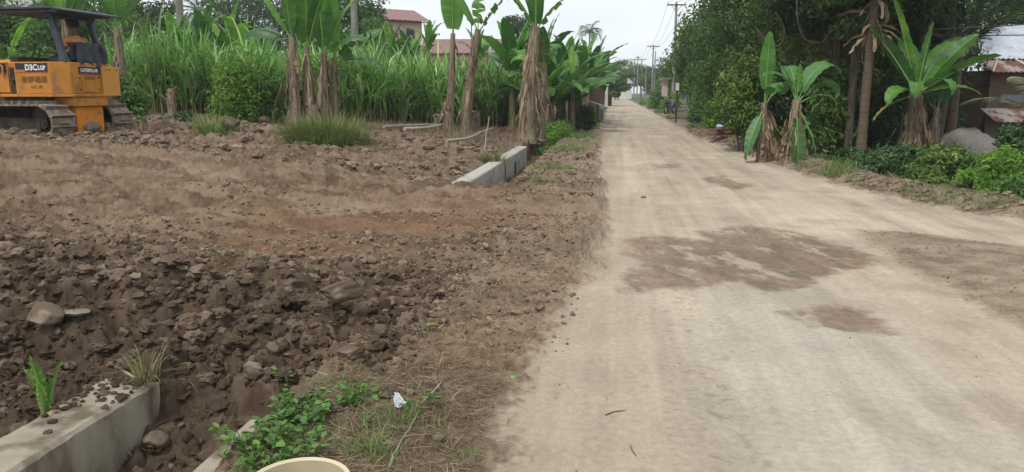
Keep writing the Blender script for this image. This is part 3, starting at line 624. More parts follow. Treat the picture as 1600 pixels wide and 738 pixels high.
def stem_mesh(h, r0, r1, lean, seed, green):
    rg = random.Random(seed); mb = MB(); n = 16; pts = []; rad = []
    for i in range(n+1):
        t = i/n; pts.append((lean[0]*t*t*.6+lean[0]*.4*t, lean[1]*t, h*t-.08*(1-t))); rad.append((r0+(r1-r0)*t**.8)*(1+.18*max(0, .12-t)/.12))
    mb.tube(pts, rad, 18, 0, True, True, .05, rg)
    # overlapping dry sheaths standing a little proud of the trunk
    for k in range(16 if not green else 7):
        a = rg.uniform(0, 2*pi); t0 = rg.uniform(0, .6); t1 = min(.99, t0+rg.uniform(.25, .5)); wd = rg.uniform(.35, .8)
        m_ = 6; vs_ = []
        for i in range(m_+1):
            t = t0+(t1-t0)*i/m_; cx = lean[0]*t*t*.6+lean[0]*.4*t; cy = lean[1]*t; rr = (r0+(r1-r0)*t**.8)+.012+.02*sin(pi*i/m_)*rg.random()+(.03*rg.random() if i == m_ else 0)
            for q in (-.5, 0, .5):
                aa = a+q*wd*(1-.5*i/m_); vs_.append((cx+cos(aa)*rr, cy+sin(aa)*rr, h*t))
        mb.add(vs_, [(i*3+c, i*3+c+1, i*3+c+4, i*3+c+3) for i in range(m_) for c in (0, 1)], 0, True)
    return mb
def banana(base, h, r, label, seed, leaves=None, nleaf=7, L=1.8, W=.5, lean=(0, 0), skirt=20, green=False, dark=False, torn=.45, erect=.5, group=None, scale_skirt=1.0, rz=0, down=0):
    t = thing('banana_plant', label, 'banana plant', base, rz, group)
    rg = np.random.RandomState(seed)
    stem_mesh(h, r, r*.5, lean, seed, green).build('pseudostem', M['ban_stem_g'] if green else M['ban_stem'], t)
    top = Vector((lean[0], lean[1], h-.1))
    if leaves is None:
        leaves = []
        for k in range(nleaf):
            u = k/max(1, nleaf-1); leaves.append((k*2.4+rg.uniform(-.3, .3), 1.45-.9*u*(1.2-erect)+rg.uniform(-.1, .1), L*rg.uniform(.8, 1.1), .5+1.5*u*rg.uniform(.7, 1.2)))
        for k in range(down): leaves.append((rg.uniform(0, 6.28), .3, L*.8, 3.0))
    lm = M['ban_leaf_dk'] if dark else M['ban_leaf']
    for k, lf in enumerate(leaves):
        az, el, LL, dr = lf[:4]; o_ = lf[4] if len(lf) > 4 else {}
        me = banana_leaf_mesh(LL, o_.get('W', W), el, dr, seed*31+k, M[o_['m']] if 'm' in o_ else lm, torn=o_.get('torn', torn), pet=o_.get('pet', .3), roll=o_.get('roll', rg.uniform(-.3, .3)), vfold=o_.get('fold', .3), side=o_.get('side', 0))
        o = link('leaf', me, t, top+Vector((0, 0, o_.get('dz', 0)))); o.rotation_euler.z = az
        if 'label' in o_: o['label'] = o_['label']
    if skirt:
        n = skirt; z = h*(.25+.72*rg.rand(n)); tt = z/h; az = rg.uniform(0, 2*pi, n); rr = r*(1-.4*tt)
        Pt = np.stack([lean[0]*tt+np.cos(az)*rr, lean[1]*tt+np.sin(az)*rr, z], 1)
        V, Fq, T = ribbons(Pt, az, -1.0-.45*rg.rand(n)**.6, np.minimum(z*.85, .4+1.0*rg.rand(n))*scale_skirt, .5*rg.rand(n), .03+.07*rg.rand(n)**2, 7, lambda t: .45+.55*math.sin(pi*t), rg, twist=rg.uniform(-1.3, 1.3, n))
        V = V+rg.normal(size=V.shape)*.016
        link('dead_leaves', npmesh('dead_leaves', V, Fq, M['ban_dead'], tint=T), t)
    return t
CR = YAW    # camera's right in world terms: azimuth YAW; towards the far = YAW+pi/2; left = YAW+pi
rt, far_, lf_, nr_ = YAW, YAW+pi/2, YAW+pi, YAW-pi/2
def bat(px, d, dz=0): return at(px, d, dz)
# the thick leaning trunk by the far ditch
banana(bat(822, 24.5, -.05), 3.5, .31, 'thickest banana plant with shaggy leaning brown trunk at the end of the far ditch wall', 3, lean=(.28, .1), skirt=46, L=2.1, W=.62,
       leaves=[(rt+.3, 1.35, 2.0, .5, dict(torn=.1)), (lf_-.2, 1.25, 1.9, .5, dict(torn=.15)), (nr_, 1.4, 2.3, .3, dict(torn=0)), (far_, 1.2, 2.0, .7), (rt-.4, .9, 1.7, 1.2, dict(torn=.5)), (lf_+.4, 1.0, 1.8, .9)])
banana(bat(846, 26.5), 2.7, .17, 'slim reddish banana stem standing close against the thickest trunk', 4, lean=(.1, 0), skirt=14, nleaf=5, L=1.5)
# pair of tall slim ones in the dry ground
banana(bat(703, 25), 3.05, .15, 'slim banana plant with one broad hanging leaf, first stem from the pale log', 5, lean=(.12, .1), skirt=10,
       leaves=[(nr_+.1, 1.5, 2.0, .05, dict(W=.85, torn=.3, roll=0, fold=.05)), (far_, 1.45, 1.4, .2)])
banana(bat(727, 24.5), 3.15, .19, 'tall banana plant with a yellow-edged dry trunk and two spread leaves', 6, lean=(.42, .1), skirt=22, torn=.6,
       leaves=[(lf_, 1.2, 1.5, .6, dict(torn=.6)), (rt, .95, 1.5, .3, dict(torn=.7, W=.55)), (far_, 1.4, 1.2, .3)])
# stumps
for px_, d_, h_, r_, lb in ((700, 24.2, .75, .16, 'broken brown banana stump between the two slim banana stems'), (683, 25, .5, .14, 'short pale banana stump left of the slim banana stem'), (727+17, 25.2, .65, .13, 'dry split banana stump right of the yellow-edged trunk'), (270, 22, .75, .13, 'grey-brown banana stump in the weeds near the bulldozer'), (486, 20.5, .7, .18, 'short torn banana stump beside the left cluster of banana stems')):
    t = thing('banana_stump', lb, 'stump', bat(px_, d_)); stem_mesh(h_, r_, r_*.8, (.03, 0), px_, False).build('stump', M['ban_stem'], t)
    rg_ = np.random.RandomState(px_); n_ = 14; az_ = rg_.uniform(0, 6.28, n_)
    V_, F_, T_ = ribbons(np.stack([np.cos(az_)*r_*.8, np.sin(az_)*r_*.8, h_*(.5+.5*rg_.rand(n_))], 1), az_, rg_.uniform(-.2, 1.3, n_), .3*rg_.rand(n_)+.12, rg_.rand(n_)*2, .07, 4, rg=rg_); link('dead_leaves', npmesh('dead_leaves', V_, F_, M['ban_dead'], tint=T_), t)
# left cluster (px 455-535)
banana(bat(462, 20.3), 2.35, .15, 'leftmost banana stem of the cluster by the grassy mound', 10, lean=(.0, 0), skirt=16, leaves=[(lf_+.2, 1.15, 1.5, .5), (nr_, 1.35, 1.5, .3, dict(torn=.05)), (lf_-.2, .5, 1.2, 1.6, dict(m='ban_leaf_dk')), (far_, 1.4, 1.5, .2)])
banana(bat(482, 20.6), 2.2, .14, 'banana stem with a wide pale-green leaf leaning over the grassy mound', 11, lean=(.05, 0), skirt=18, leaves=[(nr_+.4, 1.38, 2.0, .3, dict(W=.8, torn=.05, roll=0)), (rt, 1.3, 1.7, .3), (far_, 1.2, 1.4, .5)])
banana(bat(506, 21), 2.05, .17, 'straight banana stem with an upright broad leaf in the left cluster', 12, lean=(.08, 0), skirt=16, leaves=[(nr_-.4, 1.5, 1.7, .1, dict(W=.75, torn=.05, roll=0)), (rt+.2, 1.2, 1.8, .8), (lf_, 1.4, 1.6, .2), (rt-.3, .7, 1.3, 1.6, dict(m='ban_leaf_dk'))])
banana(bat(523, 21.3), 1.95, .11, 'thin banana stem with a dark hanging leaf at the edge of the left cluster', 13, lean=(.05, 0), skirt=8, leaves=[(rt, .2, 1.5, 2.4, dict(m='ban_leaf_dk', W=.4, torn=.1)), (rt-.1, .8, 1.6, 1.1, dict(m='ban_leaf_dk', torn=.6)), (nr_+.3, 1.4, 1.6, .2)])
# behind / above the bulldozer
banana(bat(196, 21.5), 2.3, .17, 'banana plant with broad upright leaf rising behind the bulldozer canopy', 14, lean=(0, 0), skirt=12, leaves=[(nr_+.3, 1.45, 1.8, .1, dict(W=.75, torn=.02, roll=0)), (rt, .95, 1.6, 1.1, dict(m='ban_leaf_dk')), (lf_, 1.2, 1.5, .6)])
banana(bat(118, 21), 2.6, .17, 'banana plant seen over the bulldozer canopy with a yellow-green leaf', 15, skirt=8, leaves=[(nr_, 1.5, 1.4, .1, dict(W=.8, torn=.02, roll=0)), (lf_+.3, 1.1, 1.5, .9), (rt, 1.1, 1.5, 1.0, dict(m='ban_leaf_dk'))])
banana(bat(20, 21), 1.5, .12, 'young banana plant in the weeds behind the bulldozer engine', 16, skirt=4, leaves=[(rt, .5, 1.4, 1.2, dict(m='ban_leaf_dk')), (lf_, .7, 1.4, 1.2), (nr_, .9, 1.3, 1.2), (rt+.5, 1.2, 1.2, .4)])
# young tops poking out of the cane
for i_, (px_, d_, h_, lb) in enumerate(((285, 27, 1.9, 'young banana top poking out of the cane left of the palm trunk'), (325, 27, 2.2, 'young banana top just right of the grey palm trunk'), (372, 26, 2.1, 'bright young banana with upright paddle leaves in front of the dark tree'), (350, 27.5, 1.7, 'small banana half sunk in the cane beside the bright young one'), (613, 38, 2.3, 'banana plant with two broad upright leaves below the pink-roofed house'), (640, 39, 2.0999999999999996, 'banana plant just right of the pair of broad upright leaves below the house'), (672, 40, 2.8, 'banana plant in front of the near end of the long pink roof'), (655, 44, 2.2, 'banana plant in the gap between the two pink roofs'), (748, 38, 2.4, 'banana plant in front of the long low pink roof'))):
    banana(bat(px_, d_), h_, .14, lb, 40+i_, nleaf=6, L=1.3 if px_ < 500 else 1.7, W=.42, skirt=0, erect=.9, green=True, torn=.15)
# mass along the left of the road
row = [(800, 29, 2.1, 0, 'banana plant with ragged leaves arching left of the thickest trunk'), (862, 29, 1.5, 0, 'banana plant behind the feathery green bush'), (880, 31, 1.7, 1, 'banana plant with arching dull leaves above the feathery bush'),
       (893, 30, 1.75, 0, 'banana plant with a yellow stem and one lime-green young leaf'), (905, 34, 2.1, 0, 'banana plant with a long leaf reaching out towards the road'), (918, 37, 1.7, 1, 'banana plant behind the brick kiosk post'), (872, 33.5, 1.3, 0, 'short banana plant with wide low leaves behind the feathery bush'), (900, 31.5, 1.2, 1, 'low banana plant right of the lime-green young leaf'), (842, 28.5, 1.2, 0, 'low banana plant peeping out right of the thickest trunk'), (912, 45, 2.4, 0, 'tall banana plant deep in the roadside row'),
       (848, 33, 2.3, 1, 'tall banana plant behind the thickest trunk'), (925, 42, 2.2, 1, 'banana plant over the brick kiosk'), (936, 50, 2.0, 1, 'banana plant with outstretched leaves beyond the brick kiosk'), (885, 38, 2.7, 0, 'tall banana in the middle of the roadside banana row'), (943, 60, 2.2, 1, 'last dusky banana plant of the roadside row')]
for i_, (px_, d_, h_, dk, lb) in enumerate(row):
    lv = None
    if 'lime' in lb: lv = [(nr_, 1.52, 1.1, .05, dict(m='bush_br', W=.25, torn=0, pet=.5)), (lf_, .9, 1.7, 1.0), (rt, .8, 1.8, 1.1), (far_, 1.2, 1.7, .6), (nr_-.6, .5, 1.6, 1.5), (lf_+.6, .3, 1.5, 1.6)]
    if 'reaching' in lb: lv = [(rt, .75, 2.3, .35, dict(W=.6)), (lf_, 1.2, 2, .6), (rt+.5, 1.3, 2, .5), (nr_, 1, 1.9, 1), (rt-.4, .4, 2.0, 1.0), (lf_-.6, .7, 1.9, 1.2)]
    if 'outstretched' in lb: lv = [(rt, .35, 2.2, .5, dict(W=.6)), (rt+.6, .6, 2.1, .8), (lf_, 1.2, 2, .6), (nr_, .8, 2, 1.2), (rt-.5, .9, 2.1, .9), (far_, 1.3, 2, .5)]
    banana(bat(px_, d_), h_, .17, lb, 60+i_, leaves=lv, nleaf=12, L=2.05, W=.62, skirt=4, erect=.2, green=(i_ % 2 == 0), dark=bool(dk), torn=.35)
# right-hand bananas
banana(bat(1193, 17.6), 1.35, .13, 'banana plant with a tall bright leaf standing straight up at the shaded road edge', 80, skirt=30, green=False, torn=.1,
       leaves=[(nr_, 1.53, 1.25, .02, dict(W=.40, torn=.0, roll=0, fold=.05, pet=.42)), (nr_+.3, 1.25, .75, 3.4, dict(m='ban_leaf_dk', W=.5, torn=.3, pet=.35)), (nr_-.9, -.95, 1.0, .5, dict(m='ban_leaf_dk', W=.32, pet=.25)), (lf_+.2, -1.15, 1.0, .4, dict(m='ban_leaf_dk', W=.34)), (rt+.3, 1.0, .8, 2.2, dict(m='ban_leaf_dk', W=.3))])
banana(bat(1238, 16.6), 1.35, .16, 'banana plant with folded drooping leaves and a dry skirt beside the road bend', 81, lean=(.06, 0), skirt=64, green=False, torn=.3,
       leaves=[(rt, .95, 1.0, 3.2, dict(m='ban_leaf_dk', W=.34)), (rt-.4, .55, .8, 3.0, dict(m='ban_leaf', W=.3)), (nr_, -1.25, 1.1, .3, dict(m='ban_leaf_dk', W=.36, torn=.0, roll=0)), (rt+.25, 1.2, 1.25, 2.4, dict(m='ban_leaf_dk', W=.5, torn=.1)), (lf_, 1.25, .9, 2.2, dict(m='ban_leaf_dk', W=.36)), (nr_-.2, 1.45, .55, .1, dict(W=.2, m='ban_leaf', torn=0)), (far_, 1.2, 1.1, 1.9, dict(m='ban_leaf_dk')), (lf_-.4, 1.3, .8, .8, dict(m='ban_yel', W=.22)), (nr_+.5, -.9, .9, .5, dict(m='ban_leaf_dk', W=.3, torn=.6))])
banana(bat(1428, 18.2), 1.75, .20, 'big banana plant with a fan of broad glossy leaves above the dark shrubs', 82, lean=(0, 0), skirt=60, torn=.12, L=1.7, W=.55,
       leaves=[(lf_-.1, 1.28, 2.1, .12, dict(torn=0, roll=.0, W=.50, m='ban_leaf')), (lf_-.25, 1.0, 1.6, .25, dict(m='ban_leaf_dk', W=.55, torn=0, roll=.5)), (nr_+.35, 1.42, 1.35, .05, dict(roll=0, W=.28, torn=0)), (rt+.15, .85, 1.7, .3, dict(torn=0, roll=.5)), (rt-.25, .60, 1.6, .45, dict(torn=.05, roll=-.5)), (rt, .25, 1.25, .9, dict(torn=.05, W=.38)), (rt+.5, 1.0, 1.6, .9, dict(W=.55)), (lf_+.2, -.3, 1.0, .8, dict(m='ban_yel', W=.26)), (nr_+.4, .7, .95, 2.8, dict(W=.42)), (lf_+.5, .3, .9, 1.9, dict(W=.42)), (nr_-.5, .6, .9, 2.6, dict(W=.4)), (far_, 1.1, 1.6, .9)])
banana(bat(1462, 18.8), 1.3, .13, 'shorter banana stem tucked behind the big glossy fan', 83, skirt=14, nleaf=5, L=1.2, dark=True)
# ------------------------------------------------------------------ sugarcane
def cane_clump(seed, nst=8):
    rg = np.random.RandomState(seed); parts = []; mb = MB()
    for s in range(nst):
        bx, by = rg.normal(0, .13, 2); h = rg.uniform(1.0, 1.75); lx, ly = rg.normal(0, .12, 2)
        pts = [(bx+lx*t*t, by+ly*t*t, h*t-.05) for t in (0, .33, .66, 1)]; mb.tube(pts, .016, 5)
        n = rg.randint(9, 13); z = h*np.sort(rg.uniform(.15, 1.0, n)); tt = z/h; z = z; az = np.arange(n)*pi+rg.normal(0, .7, n)+rg.rand()*6
        Pt = np.stack([bx+lx*tt*tt, by+ly*tt*tt, z], 1); el = rg.uniform(1.15, 1.45, n)
        L = rg.uniform(.75, 1.35, n); L[-2:] *= .85; dr = rg.uniform(.8, 3.0, n); dr[-2:] *= .4
        parts.append(ribbons(Pt, az, el, L, dr, rg.uniform(.05, .085, n), 6, lambda t: (min(1, t*5+.4))*(1-t)**.55, rg, twist=rg.uniform(-.5, .5, n)))
    V, Fq, T = joinv(parts)
    nd = 10; az = rg.rand(nd)*6.28                     # dry leaves low on the stool
    D = ribbons(np.stack([rg.normal(0, .14, nd), rg.normal(0, .14, nd), rg.uniform(.15, .8, nd)], 1), az, rg.uniform(.2, 1.2, nd), rg.uniform(.3, .7, nd), rg.uniform(1, 3, nd), .03, 5, None, rg)
    return mb, (V, Fq, T), D
def cane_field():
    front = [(-20, 24), (-14.2, 22.4), (-10.6, 22.6), (-7.5, 24.3), (-5.9, 26.5), (-4.4, 28.5), (-3.6, 31)]
    fx = [p[0] for p in front]; fy = [p[1] for p in front]; rg = np.random.RandomState(21)
    lib = [cane_clump(300+i) for i in range(7)]
    protos = []
    for i, (mb, lv, dry) in enumerate(lib):
        t = thing('sugarcane_clump', 'tall sugarcane clump with arching green leaves in the cane field', 'sugarcane', (0, 0, 0), 0, 'sugarcane clumps of the cane field')
        mb.build('stalks', M['cane_stalk'], t); link('leaves', npmesh('leaves', lv[0], lv[1], M['cane_leaf'], tint=lv[2]), t); link('dry_leaves', npmesh('dry_leaves', dry[0], dry[1], M['straw'], tint=dry[2]), t); protos.append(t)
    pos = []
    for row_ in range(9):
        s = -19.5
        while s < -3.5+.0:
            x = s+rg.uniform(-.15, .15); y = np.interp(s, fx, fy)+row_*.62+rg.uniform(-.2, .2); s += .43 if row_ < 3 else .6
            # keep inside the frame's left edge and out of the palm trunk
            d = x*HX[0]+y*HX[1]; px = 800+F_PX*(x*RX[0]+y*RX[1])/d
            if px < 150 or px > 880: continue
            pos.append((row_, x, y))
    pos.sort(); ind = pos[:285]; rest = pos[285:]
    for i, (r_, x, y) in enumerate(ind):
        p = protos[i % 7]; o = p if i < 7 else copy_tree(p)
        o.location = (x, y, HC(x, y)); o.rotation_euler.z = rg.uniform(0, 6.28); s = rg.uniform(.92, 1.15); o.scale = (s, s, s*rg.uniform(.85, 1.18))
    for k in range(190):
        s = rg.uniform(-26, -4.5); y = np.interp(s, fx, fy)+5.5+rg.rand()*8
        rest.append((9, s-rg.rand()*3, y))
    VV, FF, TT = [], [], []; o_ = 0
    for (r_, x, y) in rest:
        V, Fq, T = lib[rg.randint(7)][1]; a = rg.rand()*6.28; s = rg.uniform(.85, 1.08); q = V*s
        VV.append(np.stack([q[:, 0]*cos(a)-q[:, 1]*sin(a)+x, q[:, 0]*sin(a)+q[:, 1]*cos(a)+y, q[:, 2]+HC(x, y)], 1)); FF.append(Fq+o_); TT.append(T); o_ += len(V)
    o = link('sugarcane_field', npmesh('sugarcane_field', np.concatenate(VV), np.concatenate(FF), M['cane_leaf'], tint=np.concatenate(TT)))
    tag(o, 'dense green mass of sugarcane filling the field behind', 'sugarcane', kind='stuff')
cane_field()
# ------------------------------------------------------------------ trees and shrubs
def tree(name, label, base, h, cr, cz, crh, n, leaf, m, seed, nblob=26, trunk_r=.16, bark='bark', group=None, cat='tree', limbs=5, inner=.35, droop=.3, lean=(0, 0), aspect=.42, low=None, trunk=True):
    """cr crown radius, cz crown centre height, crh crown half height"""
    rg = np.random.RandomState(seed); rr = random.Random(seed)
    t = thing(name, label, cat, base, rr.uniform(0, 6.28) if lean == (0, 0) else 0, group)
    C = []; R = []
    for i in range(nblob):
        d = rg.normal(size=3); d /= np.linalg.norm(d); q = rg.rand()**.5
        C.append((lean[0]+d[0]*cr*q*.85, lean[1]+d[1]*cr*q*.85, cz+d[2]*crh*q*.85)); s = cr*rg.uniform(.18, .42); R.append((s, s, s*rg.uniform(.6, .9)*min(1.3, max(.6, crh/cr))))
    V, Fq, T = leafcloud(n, C, R, leaf, rg, inner=inner, droop=droop, aspect=aspect)
    if trunk:
        mb = MB(); top = Vector((lean[0]*.8, lean[1]*.8, cz)); mid = Vector((lean[0]*.3+rr.uniform(-.1, .1), lean[1]*.3, cz*.5))
        mb.tube([(0, 0, -.15), (0, 0, .1), mid, top, top+Vector((0, 0, crh*.4))], [trunk_r*1.4, trunk_r, trunk_r*.8, trunk_r*.5, trunk_r*.2], 9, 0, True, True, .06, rr)
        for i in range(limbs):
            c = Vector(C[rr.randrange(len(C))]); s0 = mid.lerp(top, rr.random()); mb.tube([s0, s0.lerp(c, .5)+Vector((0, 0, .1*cr)), c], [trunk_r*.45, trunk_r*.3, trunk_r*.1], 6)
        mb.build('trunk', M[bark], t)
    link('crown', npmesh('crown', V, Fq, M[m], tint=T), t)
    return t
def shrub(label, base, rx, rz_, n, leaf, m, seed, name='shrub', aspect=.4, nblob=12, cat='shrub', inner=.2, droop=0, stems=6, ry=None, up=.35, group=None):
    rg = np.random.RandomState(seed); rr = random.Random(seed); t = thing(name, label, cat, base, 0, group); ry = ry or rx
    C, R = [], []
    for i in range(nblob):
        a = rg.rand()*6.28; q = rg.rand()**.5; z = rg.uniform(.15, .8); k = 1-.5*z
        C.append((cos(a)*q*rx*k*.8, sin(a)*q*ry*k*.8, z*rz_)); s = rx*rg.uniform(.25, .45); R.append((s, s, min(s, rz_*.25)*rg.uniform(.8, 1.2)))
    V, Fq, T = leafcloud(n, C, R, leaf, rg, inner=inner, aspect=aspect, droop=droop, up=up)
    V[:, 2] = np.maximum(V[:, 2], .01)
    mb = MB()
    for i in range(stems):
        c = C[i % len(C)]; mb.tube([(c[0]*.2, c[1]*.2, -.05), (c[0]*.6, c[1]*.6, c[2]*.6), c], [.018, .012, .005], 5)
    mb.build('stems', M['bark'], t); link('foliage', npmesh('foliage', V, Fq, M[m], tint=T), t)
    return t
def tp(px, d, dz=-.05): p = P(px, 190, d); return (p.x, p.y, HC(p.x, p.y)+dz)
# left background
tree('broadleaf_tree', 'large dark dome-shaped tree rising behind the cane right of the palm trunk', tp(400, 56), 8, 4.6, 5.3, 4.2, 14000, .26, 'tree_b', 101, 40, .35)
tree('broadleaf_tree', 'dark tree behind the palm trunk and the banana leaf over the bulldozer', tp(235, 50), 7, 3.6, 4.6, 3.4, 9000, .26, 'tree_b', 102, 30, .3)
tree('broadleaf_tree', 'green bushy tree left of the pink-roofed house', tp(582, 50), 7, 2.7, 4.9, 3.2, 9000, .24, 'tree_c', 103, 30, .28)
tree('broadleaf_tree', 'dull green tree at the top left behind the bulldozer engine', tp(28, 34), 6, 2.8, 3.4, 2.4, 9000, .2, 'tree_a', 104, 26, .22)
tree('broadleaf_tree', 'olive tree behind the bulldozer driver', tp(95, 33), 6, 2.4, 3.3, 2.4, 7000, .2, 'tree_c', 105, 26, .2)
tree('broadleaf_tree', 'tree filling the gap right of the driver behind the cane', tp(160, 40), 6, 2.6, 3.9, 2.7, 6500, .22, 'tree_a', 106, 26, .2)
tree('broadleaf_tree', 'low dark tree between the dome-shaped tree and the left banana cluster', tp(500, 62), 6, 3.4, 4.2, 2.8, 6500, .28, 'tree_b', 107, 26, .25)
tree('broadleaf_tree', 'small distant tree showing above the banana leaves left of the thickest trunk', tp(808, 70), 7, 1.9, 6.3, 1.7, 2600, .26, 'tree_b', 108, 16, .2)
def frond_mesh(L, el, droop, seed, m, nl=46, ll=.55, curl=1.0, wid=.035):
    rg = np.random.RandomState(seed); n = 24; p = np.zeros(3); e = el; pts = []; es = []
    for i in range(n+1):
        pts.append(p.copy()); es.append(e); p = p+np.array([cos(e), 0, sin(e)])*L/n; e -= droop/n*(.4+1.2*i/n)
    pts = np.array(pts); u = np.linspace(.14, .99, nl); Pt = np.stack([np.interp(u*n, range(n+1), pts[:, k]) for k in range(3)], 1)
    ee = np.interp(u*n, range(n+1), es); parts = []
    for sg in (-1, 1):
        l_ = ll*np.sin(np.clip(u*.9+.1, 0, 1)*pi)**.6*rg.uniform(.85, 1.1, nl); parts.append(ribbons(Pt, sg*(1.05-.55*u)+rg.normal(0, .06, nl), ee*.5+rg.normal(0, .12, nl), l_, curl*rg.uniform(.8, 1.5, nl), wid, 4, lambda t: (1-t)**.5, rg, twist=sg*.5))
    V, Fq, T = joinv(parts); mb = MB(); mb.tube([tuple(q) for q in pts[::3]], [.03*(1-.8*i/8) for i in range(9)], 5)
    nb = len(V); V = np.concatenate([V, np.array(mb.v)]); q = [f for f in mb.f if len(f) == 4]; Fq = np.concatenate([Fq, np.array(q)+nb]); T = np.concatenate([T, np.full(len(mb.v), .9)])
    return npmesh('frond', V, Fq, M[m], tint=T)
def palm(name, label, base, h, r, nf, L, seed, m='frond', bark='palm_bark', lean=(0, 0), fr=None, cat='palm tree', ll=.55, hang=0, droop=1.6, nl=46):
    t = thing(name, label, cat, base); rr = random.Random(seed); mb = MB(); n = 18
    pts = [(lean[0]*(i/n)**1.3, lean[1]*(i/n)**1.3, h*i/n-.1*(i == 0)) for i in range(n+1)]
    mb.tube(pts, [r*(1.35-.35*min(1, i/2.5))*(1-.25*i/n)*(1.03 if i % 2 else .98) for i in range(n+1)], 14); mb.build('trunk', M[bark], t)
    top = Vector((lean[0], lean[1], h))
    fr = fr or [(k*2.4+rr.uniform(-.2, .2), 1.3-1.5*k/nf+rr.uniform(-.1, .1), L*rr.uniform(.85, 1.1), droop*rr.uniform(.7, 1.2)) for k in range(nf)]
    for k, (az, el, LL, dr) in enumerate(fr):
        o = link('frond', frond_mesh(LL, el, dr, seed*17+k, m, ll=ll, nl=nl), t, top); o.rotation_euler.z = az
    return t
palm('coconut_palm', 'coconut palm with a bare grey trunk standing in the cane', tp(294, 29), 6.6, .155, 16, 3.2, 111)
palm('coconut_palm', 'dusky coconut palm with drooping fronds against the sky behind the grey palm trunk', tp(325, 44), 5.2, .13, 16, 2.7, 112, ll=.6)
palm('areca_palm', 'slender palm standing alone against the sky beyond the roadside bananas', tp(919, 78), 7.4, .09, 14, 1.5, 113, ll=.75, droop=2.2, nl=26)
# shrubs and weeds in front of the cane
shrub('leafy light green shrub in front of the cane, left of the banana cluster', tp(375, 21.3), .95, 2.15, 3800, .13, 'bush_br', 120, nblob=30, ry=.6, inner=.6)
shrub('light green shrub touching the left side of the banana cluster', tp(425, 21.6), .6, 1.7, 2400, .12, 'weed', 121, nblob=16)
shrub('low dark shrub at the cane edge right of the bulldozer', tp(283, 19.6), .45, .5, 900, .11, 'bush_dk', 122)
shrub('small bright weed bush behind the right bulldozer track', tp(214, 18.6), .28, .32, 420, .08, 'weed', 123)
shrub('tall weed bush growing right behind the bulldozer tank', tp(205, 20.3), .6, 1.4, 1900, .13, 'weed', 124, nblob=16)
shrub('leafy weeds behind the bulldozer between engine and driver', tp(60, 19.6), 1.1, 1.9, 3600, .13, 'weed', 125, nblob=24)
shrub('tall weeds behind the bulldozer engine', tp(-10, 19.6), 1.1, 2.1, 3200, .13, 'tree_c', 126, nblob=24)
shrub('low weeds in the shade right of the driver', tp(120, 20), .9, 1.7, 2600, .12, 'weed', 127, nblob=20)
shrub('feathery bright green bush at the foot of the roadside bananas', tp(873, 24.6), .62, 1.35, 7500, .075, 'bush_br', 128, nblob=22, aspect=.3)
shrub('dark rounded shrub below the brick kiosk', tp(912, 30.5), .72, 1.15, 3200, .13, 'bush_dk', 129, nblob=18)
shrub('low green weeds around the foot of the thickest banana trunk', tp(850, 24.2), .42, .5, 900, .08, 'weed', 130)
# right side
def rgt(x, y): return (x, y, HC(x, y)-.05)
RT = [(5.6, 24, 8, 2.6, 4.6, 3.6, 'tree_a', 'dark leafy tree with hanging foliage over the road bend'), (4.9, 30, 8, 2.2, 3.9, 3.3, 'tree_a', 'round-leaved tree bulging over the shaded road edge'),
      (5.0, 37, 7, 2.2, 3.7, 3.3, 'tree_c', 'fresher green tree behind the bulging one'), (5.6, 45, 8, 2.8, 4.0, 3.6, 'tree_a', 'tree over the little pink signboard'),
      (6.6, 66, 7, 2.6, 3.9, 3.2, 'tree_c', 'light green tree beyond the parked motorbike'), (7.2, 78, 8, 3.0, 3.8, 3.4, 'tree_a', 'tree below the second utility pole'),
      (8.6, 96, 8, 3.6, 3.6, 3.4, 'tree_c', 'pale tree farther along the right roadside'), (9.4, 118, 8, 4.0, 3.8, 3.6, 'tree_a', 'hazy tree near the far road end on the right'),
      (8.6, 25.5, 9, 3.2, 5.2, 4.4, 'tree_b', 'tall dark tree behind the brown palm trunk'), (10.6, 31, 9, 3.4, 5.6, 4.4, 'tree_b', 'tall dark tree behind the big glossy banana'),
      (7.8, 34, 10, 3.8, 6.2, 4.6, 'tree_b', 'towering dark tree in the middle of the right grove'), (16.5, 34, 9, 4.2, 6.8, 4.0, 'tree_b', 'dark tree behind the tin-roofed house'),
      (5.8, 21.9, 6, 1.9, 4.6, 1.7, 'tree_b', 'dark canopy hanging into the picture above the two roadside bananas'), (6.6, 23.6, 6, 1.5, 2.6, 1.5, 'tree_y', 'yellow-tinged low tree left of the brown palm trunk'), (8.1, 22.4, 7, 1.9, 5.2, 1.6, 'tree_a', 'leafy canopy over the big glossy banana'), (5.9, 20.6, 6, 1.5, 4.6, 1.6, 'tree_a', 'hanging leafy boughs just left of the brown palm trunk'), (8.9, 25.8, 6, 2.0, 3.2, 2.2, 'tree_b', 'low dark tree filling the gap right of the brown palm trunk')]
for i_, (x_, y_, h_, cr_, cz_, ch_, m_, lb) in enumerate(RT):
    n_ = 15000 if y_ < 40 else 9000
    tree('broadleaf_tree', lb, rgt(x_, y_), h_, cr_, cz_, ch_, n_, .17 if y_ < 40 else .26, m_, 140+i_, 40, .11, limbs=7, droop=.8)
